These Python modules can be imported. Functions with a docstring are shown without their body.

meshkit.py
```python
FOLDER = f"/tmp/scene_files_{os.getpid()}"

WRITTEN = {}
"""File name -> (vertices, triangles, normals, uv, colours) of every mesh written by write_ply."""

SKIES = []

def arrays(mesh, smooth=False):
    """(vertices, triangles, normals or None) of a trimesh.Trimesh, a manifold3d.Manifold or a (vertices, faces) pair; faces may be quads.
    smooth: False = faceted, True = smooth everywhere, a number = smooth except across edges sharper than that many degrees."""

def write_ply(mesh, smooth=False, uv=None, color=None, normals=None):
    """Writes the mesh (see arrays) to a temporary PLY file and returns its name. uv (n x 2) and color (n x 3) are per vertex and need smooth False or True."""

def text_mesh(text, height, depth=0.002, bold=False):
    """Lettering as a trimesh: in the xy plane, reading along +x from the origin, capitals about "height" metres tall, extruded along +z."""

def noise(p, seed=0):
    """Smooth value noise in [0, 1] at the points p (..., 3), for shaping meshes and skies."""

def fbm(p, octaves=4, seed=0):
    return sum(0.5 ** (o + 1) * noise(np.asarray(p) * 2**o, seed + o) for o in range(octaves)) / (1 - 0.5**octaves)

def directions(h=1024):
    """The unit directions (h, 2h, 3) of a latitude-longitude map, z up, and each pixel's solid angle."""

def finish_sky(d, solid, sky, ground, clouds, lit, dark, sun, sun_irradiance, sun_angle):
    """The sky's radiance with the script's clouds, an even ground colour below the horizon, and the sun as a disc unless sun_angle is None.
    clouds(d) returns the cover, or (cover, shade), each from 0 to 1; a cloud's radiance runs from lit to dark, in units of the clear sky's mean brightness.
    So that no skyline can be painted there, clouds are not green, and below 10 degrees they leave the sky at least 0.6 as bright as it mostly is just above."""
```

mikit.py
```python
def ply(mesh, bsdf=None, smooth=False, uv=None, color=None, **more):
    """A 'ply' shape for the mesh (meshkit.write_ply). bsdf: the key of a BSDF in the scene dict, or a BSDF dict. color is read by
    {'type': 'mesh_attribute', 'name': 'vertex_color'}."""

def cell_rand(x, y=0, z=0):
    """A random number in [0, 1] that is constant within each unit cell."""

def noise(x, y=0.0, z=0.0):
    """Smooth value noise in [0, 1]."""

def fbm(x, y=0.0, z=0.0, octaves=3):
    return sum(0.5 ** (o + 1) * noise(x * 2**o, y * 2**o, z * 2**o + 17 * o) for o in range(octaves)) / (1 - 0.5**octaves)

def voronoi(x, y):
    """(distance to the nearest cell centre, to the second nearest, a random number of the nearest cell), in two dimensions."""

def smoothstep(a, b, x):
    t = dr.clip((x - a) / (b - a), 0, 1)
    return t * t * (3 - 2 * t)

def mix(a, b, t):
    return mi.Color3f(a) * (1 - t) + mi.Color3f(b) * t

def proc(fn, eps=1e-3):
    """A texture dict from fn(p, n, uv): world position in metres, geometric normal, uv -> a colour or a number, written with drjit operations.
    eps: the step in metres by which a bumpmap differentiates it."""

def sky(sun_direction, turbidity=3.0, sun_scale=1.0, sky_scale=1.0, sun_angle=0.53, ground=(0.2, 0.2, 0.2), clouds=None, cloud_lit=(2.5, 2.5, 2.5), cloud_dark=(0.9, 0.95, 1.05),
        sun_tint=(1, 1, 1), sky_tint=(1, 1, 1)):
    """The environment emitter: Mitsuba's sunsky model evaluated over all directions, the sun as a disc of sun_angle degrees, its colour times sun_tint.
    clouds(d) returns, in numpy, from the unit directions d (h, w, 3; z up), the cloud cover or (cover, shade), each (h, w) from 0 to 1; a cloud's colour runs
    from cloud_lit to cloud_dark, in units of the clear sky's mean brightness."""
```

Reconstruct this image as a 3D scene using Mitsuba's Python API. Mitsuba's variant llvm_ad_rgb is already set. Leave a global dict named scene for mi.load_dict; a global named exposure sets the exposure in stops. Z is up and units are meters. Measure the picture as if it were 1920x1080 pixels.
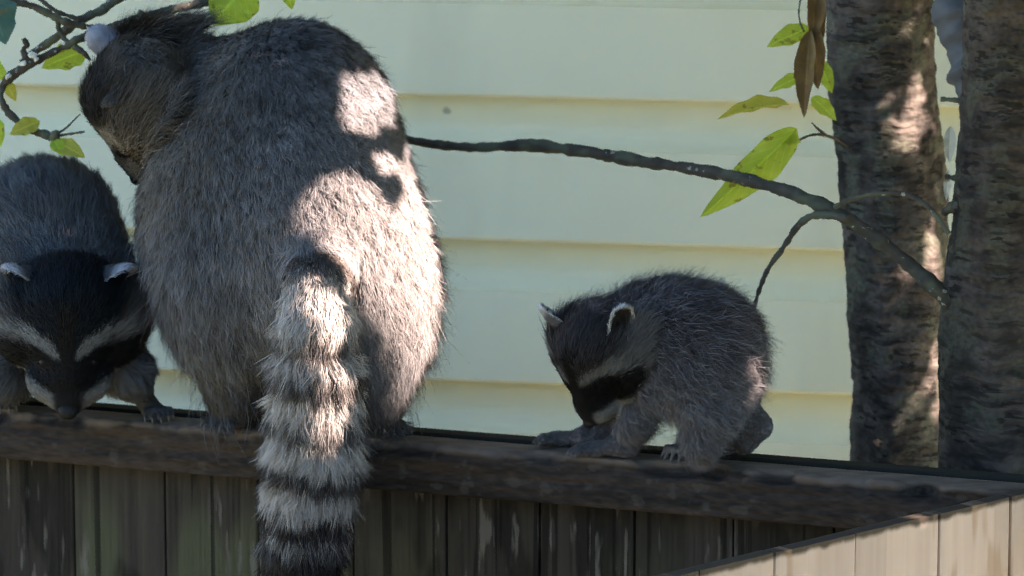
import math
import numpy as np
import trimesh
import drjit as dr
import mitsuba as mi
import mikit
import meshkit
from scipy.spatial import cKDTree
from mikit import fbm, noise, smoothstep, mix, cell_rand, voronoi

T = mi.ScalarTransform4f
scene, labels = {}, {}

# ------------------------------------------------------------------ camera, sky, exposure
PITCH = math.radians(10.0)
DIST, FOC, ZC = 5.0, 8000.0, 1.995
FWD = np.array([0, math.cos(PITCH), -math.sin(PITCH)])
UP = np.array([0, math.sin(PITCH), math.cos(PITCH)])
CAM = np.array([0, 0, ZC]) - DIST * FWD
scene['camera'] = {'type': 'thinlens', 'fov': math.degrees(2 * math.atan(960 / FOC)), 'fov_axis': 'x',
                   'aperture_radius': 0.007, 'focus_distance': 4.62, 'near_clip': 0.05, 'far_clip': 500.0,
                   'to_world': T().look_at(origin=CAM.tolist(), target=[0, 0, ZC], up=[0, 0, 1])}
SUN = np.array([0.61, -0.39, 0.62])
SUN /= np.linalg.norm(SUN)
scene['sky'] = mikit.sky(SUN.tolist(), turbidity=3, sky_scale=0.7, sun_tint=(1.0, 0.95, 1.12), sky_tint=(0.95, 1.0, 1.06), ground=(0.14, 0.13, 0.05))
exposure = 4.7


# ------------------------------------------------------------------ measuring helpers (photo pixel -> point at a real depth)
def ray(px, py):
    d = FWD + np.array([1.0, 0, 0]) * (px - 960) / FOC + UP * (540 - py) / FOC
    return d / np.linalg.norm(d)


def P(px, py, y):
    d = ray(px, py)
    return CAM + d * (y - CAM[1]) / d[1]


def on_plane(px, py, p0, n):
    d = ray(px, py)
    return CAM + d * (np.dot(np.asarray(p0) - CAM, n) / np.dot(d, n))


def unit(v):
    v = np.asarray(v, float)
    return v / (np.linalg.norm(v) + 1e-12)


PX = 1 / 1600.0
RNG = np.random.default_rng(7)


# ------------------------------------------------------------------ scene helpers
def numbered(key):
    if key not in scene and key not in labels:
        return key
    k = 1
    while f'{key}_{k:03d}' in scene or f'{key}_{k:03d}' in labels:
        k += 1
    return f'{key}_{k:03d}'


def thing(name, label, cat, group=None, kind=None):
    key = numbered(name)
    labels[key] = {'label': label, 'category': cat}
    if group:
        labels[key]['group'] = group
    if kind:
        labels[key]['kind'] = kind
    return key


def obj(name, mesh, mat, parent=None, smooth=False, label=None, kind=None, **more):
    key = numbered(f'{parent}__{name}' if parent else name)
    scene[key] = mikit.ply(mesh, mat, smooth, **more)
    if label or kind:
        labels.setdefault(key, {})
        if label:
            labels[key]['label'] = label
        if kind:
            labels[key]['kind'] = kind
    return key


def rgb(c):
    return {'type': 'rgb', 'value': [float(x) for x in c]}


def principled(color, rough=0.6, spec=0.4, **more):
    col = color if isinstance(color, dict) else rgb(color)
    return {'type': 'twosided', 'b': {'type': 'principled', 'base_color': col, 'roughness': rough, 'specular': spec, **more}}


def bumped(inner, fn, scale, eps=1e-3):
    return {'type': 'twosided', 'b': {'type': 'bumpmap', 'scale': scale, 'tex': mikit.proc(fn, eps), 'b': inner['b']}}


def grid_faces(nu, nv, wrap_u=False):
    i, j = np.meshgrid(np.arange(nu if wrap_u else nu - 1), np.arange(nv - 1), indexing='ij')
    i2 = (i + 1) % nu
    q = np.stack([i * nv + j, i2 * nv + j, i2 * nv + j + 1, i * nv + j + 1], -1).reshape(-1, 4)
    return np.vstack([q[:, [0, 1, 2]], q[:, [0, 2, 3]]])


def spline(pts, n):
    """Catmull-Rom through rows of pts (any columns)."""
    pts = np.asarray(pts, float)
    p = np.vstack([2 * pts[0] - pts[1], pts, 2 * pts[-1] - pts[-2]])
    t = np.linspace(0, len(pts) - 1 - 1e-9, n)
    i = t.astype(int)
    f = (t - i)[:, None]
    a, b, c, d = p[i], p[i + 1], p[i + 2], p[i + 3]
    return 0.5 * (2 * b + (c - a) * f + (2 * a - 5 * b + 4 * c - d) * f ** 2 + (3 * b - a - 3 * c + d) * f ** 3)


def tube(pts, rad, sides=12, bump=0.0, freq=60.0, seed=0, caps=True, nodes=0.0):
    p = np.asarray(pts, float)
    n = len(p)
    rad = np.broadcast_to(np.asarray(rad, float), (n,)).copy()
    t = np.gradient(p, axis=0)
    t /= np.linalg.norm(t, axis=1, keepdims=True) + 1e-12
    a = np.zeros_like(p)
    ref = np.array([0, 0, 1.0]) if abs(t[0, 2]) < 0.9 else np.array([1.0, 0, 0])
    a[0] = unit(np.cross(t[0], ref))
    for k in range(1, n):
        v = a[k - 1] - t[k] * np.dot(a[k - 1], t[k])
        a[k] = unit(v)
    b = np.cross(t, a)
    ang = np.arange(sides) * 2 * np.pi / sides
    v = p[None] + rad[None, :, None] * (np.cos(ang)[:, None, None] * a[None] + np.sin(ang)[:, None, None] * b[None])
    if bump:
        d = v - p[None]
        dn = d / (np.linalg.norm(d, axis=-1, keepdims=True) + 1e-12)
        v = v + dn * (bump * (meshkit.fbm(v * freq, 3, seed) - 0.5) * 2)[..., None]
    v = v.reshape(-1, 3)
    f = grid_faces(sides, n, True)
    if caps:
        v = np.vstack([v, p[0], p[-1]])
        s = np.arange(sides)
        s2 = (s + 1) % sides
        f = np.vstack([f, np.stack([s2 * n, s * n, s * 0 + sides * n], 1), np.stack([s * n + n - 1, s2 * n + n - 1, s * 0 + sides * n + 1], 1)])
    m = trimesh.Trimesh(v, f, process=False)
    if m.volume < 0:
        m.invert()
    return m


def sweep_profile(prof, p0, along, out, up, length, nseg=1, jitter=None):
    """Closed profile (k,2) of (out, up) extruded along a direction; jitter(points) displaces."""
    prof = np.asarray(prof, float)
    k = len(prof)
    s = np.linspace(0, length, nseg + 1)
    v = (np.asarray(p0)[None, None] + prof[:, None, :1] * out + prof[:, None, 1:] * up + s[None, :, None] * along)
    v = v.reshape(-1, 3)
    f = grid_faces(k, nseg + 1, True)
    n = nseg + 1
    c0, c1 = v.reshape(k, n, 3)[:, 0].mean(0), v.reshape(k, n, 3)[:, -1].mean(0)
    v = np.vstack([v, c0, c1])
    i = np.arange(k)
    i2 = (i + 1) % k
    f = np.vstack([f, np.stack([i2 * n, i * n, i * 0 + k * n], 1), np.stack([i * n + n - 1, i2 * n + n - 1, i * 0 + k * n + 1], 1)])
    if jitter is not None:
        v = v + jitter(v)
    m = trimesh.Trimesh(v, f, process=False)
    if m.volume < 0:
        m.invert()
    return m


# ------------------------------------------------------------------ ground
def grass_col(p, n, uv):
    return mix((0.10, 0.11, 0.04), (0.22, 0.20, 0.10), fbm(p.x * 3, p.y * 3, 0, 4))


scene['mat_ground'] = principled(mikit.proc(grass_col), 0.95, 0.1)
gx, gy = np.meshgrid(np.linspace(-60, 60, 61), np.linspace(-60, 60, 61), indexing='ij')
gv = np.stack([gx, gy, 0.02 * meshkit.noise(np.stack([gx, gy, gx * 0], -1) * 0.7)], -1).reshape(-1, 3)
gm = trimesh.Trimesh(gv, grid_faces(61, 61), process=False)
if gm.face_normals[0, 2] < 0:
    gm.invert()
obj('ground', gm, 'mat_ground', smooth=True, kind='structure')
labels['ground'].update(label='grassy ground of the yard beneath the fence and trees', category='ground')

# ------------------------------------------------------------------ house wall with dutch lap siding
WB = math.radians(-10.5)
WE = np.array([math.cos(WB), math.sin(WB), 0])
WN = np.array([math.sin(WB), -math.cos(WB), 0])
WP = np.array([0, 1.15, 0.0])
lap = [on_plane(960, py, WP, WN)[2] for py in (165, 434, 697)]
LAPZ, LAPH = lap[1], (lap[0] - lap[2]) / 2


SMUDGE = [float(v) for v in on_plane(837, 212, WP + WN * 0.03, WN)]


def siding_col(p, n, uv):
    s = fbm(p.x * 2.0, p.y * 2.0, p.z * 3.0, 3)
    d = fbm(p.x * 9.0, p.z * 1.2, p.y * 9.0, 4)
    c = mix((0.73, 0.715, 0.525), (0.78, 0.765, 0.57), s)
    c = c * (1 - 0.10 * smoothstep(0.5, 0.8, d))
    sd = dr.sqrt(dr.square((p.x - SMUDGE[0]) * 1.0) + dr.square((p.z - SMUDGE[2]) * 1.3)) + 0.006 * (fbm(p.x * 160, p.z * 160, 1.0, 2) - 0.5)
    return mix(c, (0.20, 0.20, 0.14), smoothstep(0.008, 0.003, sd) * 0.6)


scene['mat_siding'] = bumped(principled(mikit.proc(siding_col), 0.45, 0.45),
                             lambda p, n, uv: fbm(p.x * 25, p.y * 25, p.z * 60, 2), 0.0006, 2e-3)
scene['mat_trim'] = principled((0.62, 0.62, 0.56), 0.5, 0.4)
house = thing('house_wall', 'pale yellow-green house wall of horizontal lap siding behind the fence', 'wall')
LIP = 0.048
prof = [(0.000, -0.006), (LIP - 0.002, -0.006), (LIP, -0.003), (LIP, 0.0), (LIP - 0.008, 0.30), (LIP - 0.017, 0.60)]
prof = [(o, u * LAPH if k > 3 else u) for k, (o, u) in enumerate(prof)]
for t in np.linspace(0, 1, 11)[1:]:
    prof.append((LIP - 0.017 - (LIP - 0.020) * (1.5 * t - 0.5 * t ** 3), (0.60 + 0.18 * t ** 1.6) * LAPH))
prof += [(0.0025, LAPH * 0.995), (-0.006, LAPH * 0.995), (-0.006, -0.006)]
for k in range(-9, 7):
    z0 = LAPZ + k * LAPH
    m = sweep_profile(prof, WP + np.array([0, 0, z0]) - WE * 4.5, WE, WN, np.array([0, 0, 1.0]), 9.0, 40,
                      jitter=lambda v: WN[None] * (0.0012 * (meshkit.noise(v * 1.7) - 0.5))[:, None])
    obj('siding_board', m, 'mat_siding', house, smooth=25)
top_z = LAPZ + 7 * LAPH


def box_mesh(c, ex, ey, ez, sx, sy, sz, bev=0.002):
    """Chamfered box centred at c with full sizes s along unit axes e."""
    hx, hy, hz = sx / 2, sy / 2, sz / 2
    pts = []
    for a in (-1, 1):
        for b in (-1, 1):
            for d in (-1, 1):
                pts += [(a * (hx - bev), b * (hy - bev), d * hz), (a * (hx - bev), b * hy, d * (hz - bev)), (a * hx, b * (hy - bev), d * (hz - bev))]
    m = trimesh.convex.convex_hull(np.array(pts))
    m.apply_transform(np.vstack([np.column_stack([ex, ey, ez, c]), [0, 0, 0, 1]]))
    if m.volume < 0:
        m.invert()
    return m


Z3 = np.array([0, 0, 1.0])
obj('wall_core', box_mesh(WP - WN * 0.11 + Z3 * top_z / 2, WE, WN, Z3, 9.0, 0.2, top_z), 'mat_trim', house)
obj('added_soffit', box_mesh(WP + WN * 0.30 + Z3 * (top_z + 0.01), WE, WN, Z3, 9.2, 0.66, 0.02), 'mat_trim', house)  # unseen eave, its height and depth set to shade the wall
obj('added_fascia', box_mesh(WP + WN * 0.645 + Z3 * (top_z + 0.06), WE, WN, Z3, 9.2, 0.025, 0.16), 'mat_trim', house)
scene['mat_roof'] = principled((0.06, 0.06, 0.06), 0.9, 0.2)
rz = unit(Z3 - WN * 0.5)
obj('roof', box_mesh(WP - WN * 0.6 + Z3 * (top_z + 0.66), WE, unit(np.cross(rz, WE)), rz, 9.4, 2.9, 0.04), 'mat_roof', house)

# ------------------------------------------------------------------ old dark fence
FA = math.radians(-20.5)
FE = np.array([math.cos(FA), math.sin(FA), 0])
FB = np.array([-math.sin(FA), math.cos(FA), 0])        # away from the camera
CAPZ = P(960, 846, 0.0)[2]
F0 = np.array([0, 0, CAPZ])                            # on the front top edge of the rail
RAIL_H, RAIL_D = 0.061, 0.048


def fence_point(s, b, z):
    return FE * s + FB * b + Z3 * z


def fs(p):
    return p.x * FE[0] + p.y * FE[1]


def wood_col_dark(p, n, uv):
    s = fs(p)
    # joint spacing is constant, so each board has its own tone
    board = cell_rand(dr.floor((s + 0.0245) / 0.1115), 3)
    g = fbm(s * 230, p.z * 6, 3.0, 4)
    g2 = fbm(s * 60, p.z * 2.5, 9.0, 3)
    c = mix((0.014, 0.012, 0.010), (0.045, 0.038, 0.031), g * 0.6 + g2 * 0.4)
    c = c * (0.7 + 0.6 * board)
    green = smoothstep(0.48, 0.68, fbm(s * 14, p.z * 3.2, 4.0, 3)) * smoothstep(CAPZ - 0.075, CAPZ - 0.16, p.z)
    c = mix(c, (0.060, 0.062, 0.036), green * (0.35 + 0.65 * smoothstep(0.0, -0.5, s)))
    dark = smoothstep(0.52, 0.62, fbm(s * 26, p.z * 6.5, 21.0, 3))
    c = c * (1 - 0.55 * dark)
    peel = smoothstep(0.60, 0.72, fbm(s * 120, p.z * 16, 31.0, 4)) * smoothstep(0.50, 0.62, fbm(s * 9, p.z * 4, 12.0, 3))
    c = mix(c, (0.125, 0.115, 0.10), peel * 0.75)
    split = smoothstep(0.66, 0.70, fbm(s * 90, p.z * 1.6, 41.0, 3))
    return c * (1 - 0.7 * split)


def rail_col(p, n, uv):
    s = fs(p)
    w = p.z + 0.012 * (fbm(s * 9, p.z * 20, 2.0, 3) - 0.5)
    g = fbm(s * 8, w * 300, p.y * 200, 4)
    g2 = fbm(s * 5, w * 70, 5.0, 4)
    c = mix((0.006, 0.0048, 0.0042), (0.042, 0.029, 0.022), smoothstep(0.25, 0.75, g * 0.5 + g2 * 0.5))
    wear = smoothstep(CAPZ - 0.011, CAPZ - 0.003, p.z + 0.012 * (fbm(s * 22, 2.0, 7.0, 3) - 0.5))
    c = mix(c, (0.15, 0.118, 0.095), wear * (0.3 + 0.7 * fbm(s * 30, p.y * 90, 3.0, 3)))
    lich = smoothstep(0.62, 0.74, fbm(s * 50, p.z * 80, p.y * 60, 4))
    return mix(c, (0.075, 0.068, 0.058), lich * 0.35)


scene['mat_old_board'] = bumped(principled(mikit.proc(wood_col_dark), 0.85, 0.25),
                                lambda p, n, uv: fbm(fs(p) * 260, p.z * 8, 3.0, 3), 0.0020, 6e-4)
scene['mat_old_rail'] = bumped(principled(mikit.proc(rail_col), 0.8, 0.3),
                               lambda p, n, uv: fbm(fs(p) * 12, p.z * 300, p.y * 250, 3), 0.0022, 6e-4)
scene['mat_back_rail'] = principled((0.022, 0.022, 0.018), 0.9, 0.2)
fence = thing('wooden_fence', 'old dark stained board fence with a weathered top rail that the raccoons stand on', 'fence')


def rail_jitter(v):
    s = v @ FE
    q = np.stack([s * 8, (v[:, 2] + 0.012 * (meshkit.fbm(v * 9, 3, 2) - 0.5)) * 90, (v @ FB) * 60], 1)
    d1 = (meshkit.fbm(q, 4, 3) - 0.5)
    edge = np.exp(-((v[:, 2] - CAPZ) / 0.012) ** 2) * np.exp(-((v @ FB) / 0.012) ** 2)
    chip = np.clip(meshkit.fbm(np.stack([s * 22, s * 0, s * 0], 1), 4, 8) - 0.38, 0, 1) * 0.045 * edge
    return -FB[None] * (d1 * 0.009 - chip)[:, None] + Z3[None] * (d1 * 0.003 - chip * 0.7)[:, None]


def rounded_rect(b0, b1, z0, z1, r, n=4, dens=0.006):
    pts = []
    for (cx, cz, a0) in ((b1 - r, z1 - r, 0), (b0 + r, z1 - r, 90), (b0 + r, z0 + r, 180), (b1 - r, z0 + r, 270)):
        for a in np.radians(np.linspace(a0, a0 + 90, n)):
            pts.append((cx + r * math.cos(a), cz + r * math.sin(a)))
    out = []
    for k in range(len(pts)):
        a, b = np.array(pts[k]), np.array(pts[(k + 1) % len(pts)])
        m = max(1, int(np.linalg.norm(b - a) / dens))
        out += [a + (b - a) * t / m for t in range(m)]
    return np.array(out)


obj('top_rail', sweep_profile(rounded_rect(0, RAIL_D, CAPZ - RAIL_H, CAPZ, 0.005, 4, 0.0022), fence_point(-2.2, 0, 0), FE, FB, Z3, 3.3, 700, rail_jitter),
    'mat_old_rail', fence, smooth=50, label='dark weathered top rail with a chipped pale front edge')
obj('back_rail', sweep_profile(rounded_rect(RAIL_D + 0.024, RAIL_D + 0.052, CAPZ - 0.055, CAPZ - 0.002, 0.003), fence_point(-2.2, 0, 0), FE, FB, Z3, 3.3, 8),
    'mat_back_rail', fence, smooth=40)
BD = 0.030                                             # the boards stand behind the rail face
joint_px = [125, 297, 472, 650, 825, 1000, 1178]
plane_p = FB * BD + F0
js = [float(on_plane(px, 990, plane_p, FB) @ FE) for px in joint_px]
step = (js[-1] - js[0]) / (len(js) - 1)
js = [js[0] - step * k for k in range(10, 0, -1)] + js + [js[-1] + step * k for k in range(1, 4)]
for a, b in zip(js[:-1], js[1:]):
    g = 0.0007
    w = b - a - 2 * g
    k = RNG.uniform(-0.0015, 0.0015)
    ns = 24
    prof = rounded_rect(-0.0, 0.018, 0, w, 0.003, 3)
    # profile axes: (FB, FE); swept upwards
    m = sweep_profile(prof, fence_point(a + g, BD + 0.0 + k, 0.03), Z3, FB, FE, CAPZ - 0.006 - 0.03, ns,
                      jitter=lambda v: FB[None] * (0.003 * (meshkit.fbm(np.stack([v @ FE * 40, v[:, 2] * 3, v[:, 0] * 0], 1), 3, 5) - 0.5))[:, None])
    m.vertices[:, :] += FB * 0.0205
    obj('fence_board', m, 'mat_old_board', fence, smooth=40)

# ------------------------------------------------------------------ tan fence in front, bottom right
a1 = P(1925, 925, -0.265)
ZT = a1[2]
a0 = on_plane(1270, 1080, a1, Z3)
GE = unit(a1 - a0)
GN = np.array([GE[1], -GE[0], 0])                      # towards the camera
print('front fence angle', math.degrees(math.atan2(GE[1], GE[0])), 'p0', a0, 'p1', a1, 'lap', LAPH, 'step', step, 'CAPZ', CAPZ)


def gs(p):
    return p.x * GE[0] + p.y * GE[1]


def tan_col(p, n, uv):
    s = gs(p)
    b = cell_rand(dr.floor(s / 0.09), 7)
    g = fbm(s * 160, p.z * 5, 1.0, 4)
    g2 = fbm(s * 30, p.z * 3, 6.0, 3)
    c = mix((0.34, 0.26, 0.22), (0.47, 0.39, 0.35), g * 0.5 + g2 * 0.5) * (0.92 + 0.16 * b)
    kd, _, kr = voronoi(s * 9 + 0.35, p.z * 5.5)
    knot = smoothstep(0.13, 0.05, kd) * smoothstep(0.55, 0.6, kr)
    c = mix(c, (0.13, 0.075, 0.045), knot * 0.8)
    c = mix(c, (0.045, 0.035, 0.028), smoothstep(ZT - 0.010, ZT - 0.003, p.z + 0.006 * (fbm(s * 60, 3.0, 1.0, 3) - 0.5)))  # boards darken in a band at their top ends
    return mix(c, (0.26, 0.17, 0.11), smoothstep(0.62, 0.78, fbm(s * 45, p.z * 7, 15.0, 3)) * 0.55)


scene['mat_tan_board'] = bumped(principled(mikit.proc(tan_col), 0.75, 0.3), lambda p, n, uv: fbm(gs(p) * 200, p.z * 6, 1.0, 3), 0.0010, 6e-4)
scene['mat_cap_dark'] = principled(mikit.proc(lambda p, n, uv: mix((0.018, 0.014, 0.012), (0.06, 0.045, 0.036), fbm(gs(p) * 15, p.z * 150, 2.0, 3))), 0.85, 0.25)
fence2 = thing('wooden_fence', 'pale tan board fence with a dark top edge in the bottom right corner', 'fence')
tj = [float(on_plane(px, 1010, a1, GN) @ GE) for px in (1455, 1605, 1762, 1895)]
tj = [tj[0] - 0.115 * k for k in range(9, 0, -1)] + tj + [tj[-1] + 0.10]
base_n = float(a1 @ GN)
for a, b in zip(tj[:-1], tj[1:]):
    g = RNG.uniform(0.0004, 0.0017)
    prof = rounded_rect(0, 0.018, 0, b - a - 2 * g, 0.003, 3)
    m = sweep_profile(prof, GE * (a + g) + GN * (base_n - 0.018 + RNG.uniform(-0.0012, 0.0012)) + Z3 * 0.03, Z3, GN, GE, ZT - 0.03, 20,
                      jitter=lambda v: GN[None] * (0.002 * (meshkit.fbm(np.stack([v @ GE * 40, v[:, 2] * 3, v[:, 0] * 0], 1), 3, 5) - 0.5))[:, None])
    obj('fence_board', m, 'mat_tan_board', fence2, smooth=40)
obj('back_rail', sweep_profile(rounded_rect(-0.060, -0.0195, -0.20, -0.11, 0.003, 3), GE * tj[0] + GN * base_n + Z3 * ZT, GE, GN, Z3, tj[-1] - tj[0], 8), 'mat_cap_dark', fence2, smooth=40)


# ------------------------------------------------------------------ trees
def bark_fn(cx, cy, tone):
    def col(p, n, uv):
        a = dr.atan2(p.y - cy, p.x - cx)
        z = p.z + 0.014 * (fbm(a * 2.0, p.z * 4, 1.0, 3) - 0.5)
        band = fbm(a * 1.7, z * 75, 3.0, 5)
        blot = fbm(a * 1.9, z * 15, 8.0, 5)
        c = mix((0.030, 0.026, 0.023), (0.120, 0.100, 0.087), smoothstep(0.28, 0.75, band * 0.5 + blot * 0.5))
        lich = smoothstep(0.50, 0.66, fbm(a * 3.0, z * 34, 13.0, 5))
        c = mix(c, (0.105, 0.108, 0.080), lich * 0.6)
        slit = smoothstep(0.56, 0.70, fbm(a * 2.0, z * 130, 23.0, 4))
        fine = fbm(a * 15, z * 260, 2.0, 4)
        c = c * (0.55 + 0.9 * fine)
        dash = smoothstep(0.60, 0.66, fbm(a * 4.5, p.z * 210, 33.0, 3)) * smoothstep(0.45, 0.6, fbm(a * 3, p.z * 30, 36.0, 2))
        c = c * (1 - 0.65 * dash)
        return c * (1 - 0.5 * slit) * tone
    return col


def bark_bump(cx, cy):
    def h(p, n, uv):
        a = dr.atan2(p.y - cy, p.x - cx)
        z = p.z + 0.014 * (fbm(a * 2.0, p.z * 4, 1.0, 3) - 0.5)
        return fbm(a * 1.8, z * 110, 3.0, 5) + 0.5 * fbm(a * 9, z * 160, 5.0, 3)
    return h


def trunk_mesh(pts, nv=520, nu=110, seed=0):
    """pts rows: x, y, z, r"""
    c = spline(pts, nv)
    ang = np.arange(nu) * 2 * np.pi / nu
    d = np.stack([np.cos(ang), np.sin(ang), ang * 0], -1)
    v = c[None, :, :3] + c[None, :, 3:] * d[:, None]
    q = np.stack([np.broadcast_to(np.cos(ang)[:, None] * 1.5, v.shape[:2]), np.broadcast_to(np.sin(ang)[:, None] * 1.5, v.shape[:2]), v[..., 2] * 48], -1)
    rel = (meshkit.fbm(q, 4, seed) - 0.5) * 0.0055 + (meshkit.fbm(q * [0.9, 0.9, 0.16], 3, seed + 5) - 0.5) * 0.016 + (meshkit.fbm(v * 150, 2, seed + 9) - 0.5) * 0.003
    v = v + d[:, None] * rel[..., None]
    m = trimesh.Trimesh(v.reshape(-1, 3), grid_faces(nu, nv, True), process=False)
    if m.face_normals[0] @ (m.triangles_center[0] - c[0, :3]) < 0:
        m.invert()
    return m


def trunk_row(pl, pr, py, y):
    a, b = P(pl, py, y), P(pr, py, y)
    return [*((a + b) / 2), np.linalg.norm(b - a) / 2]


Y1, Y2 = 0.38, 0.02
rows1 = [trunk_row(1548, 1752, 0, Y1), trunk_row(1562, 1762, 200, Y1), trunk_row(1578, 1776, 400, Y1), trunk_row(1590, 1782, 560, Y1), trunk_row(1595, 1782, 700, Y1), trunk_row(1598, 1778, 870, Y1)]
d1 = np.array(rows1[0]) - np.array(rows1[1])
rows1 = [list(np.array(rows1[0]) + d1 * 8 * [1, 1, 1, 0] + [0, 0, 0, -0.012]), list(np.array(rows1[0]) + d1 * 3 * [1, 1, 1, 0])] + rows1
bt = rows1[-1]
rows1 += [[bt[0], bt[1], 0.7, bt[3] + 0.004], [bt[0], bt[1], 0.12, bt[3] + 0.02], [bt[0], bt[1], -0.05, bt[3] + 0.05]]
rows1 = rows1[::-1]
rows2 = [trunk_row(1808, 2040, 0, Y2), trunk_row(1797, 2040, 200, Y2), trunk_row(1786, 2040, 400, Y2), trunk_row(1770, 2040, 560, Y2), trunk_row(1760, 2040, 720, Y2), trunk_row(1757, 2050, 880, Y2)]
d2 = np.array(rows2[0]) - np.array(rows2[1])
rows2 = [list(np.array(rows2[0]) + d2 * 8 * [1, 1, 1, 0] + [0, 0, 0, -0.012]), list(np.array(rows2[0]) + d2 * 3 * [1, 1, 1, 0])] + rows2
bt2 = rows2[-1]
rows2 += [[bt2[0], bt2[1], 0.7, bt2[3]], [bt2[0], bt2[1], 0.12, bt2[3] + 0.025], [bt2[0], bt2[1], -0.05, bt2[3] + 0.06]]
rows2 = rows2[::-1]
tree1 = thing('tree', 'slimmer tree trunk with sunlit patches of bark behind the fence', 'tree')
tree2 = thing('tree', 'thick dark tree trunk at the right edge of the photo', 'tree')
for nm, r in (('1', bt), ('2', bt2)):
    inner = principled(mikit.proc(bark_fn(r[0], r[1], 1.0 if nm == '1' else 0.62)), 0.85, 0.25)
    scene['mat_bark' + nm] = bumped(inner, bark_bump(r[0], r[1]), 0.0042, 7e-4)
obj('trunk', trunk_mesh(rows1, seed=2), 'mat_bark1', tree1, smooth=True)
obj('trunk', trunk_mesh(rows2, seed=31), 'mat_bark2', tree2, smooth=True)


def twig_col(p, n, uv):
    g = fbm(p.x * 90, p.y * 90, p.z * 90, 3)
    c = mix((0.028, 0.026, 0.022), (0.085, 0.078, 0.062), g)
    c = mix(c, (0.10, 0.115, 0.075), smoothstep(0.48, 0.7, fbm(p.x * 35, p.y * 35, p.z * 35 + 4, 3)) * 0.7)
    return mix(c, (0.34, 0.35, 0.32), smoothstep(0.71, 0.77, fbm(p.x * 130, p.y * 130, p.z * 130 + 9, 3)) * 0.8)


scene['mat_twig'] = principled(mikit.proc(twig_col), 0.85, 0.25)
scene['mat_limb'] = principled(mikit.proc(lambda p, n, uv: mix((0.05, 0.055, 0.062), (0.115, 0.12, 0.13), fbm(p.x * 40, p.y * 40, p.z * 60, 4))), 0.6, 0.4)


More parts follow.
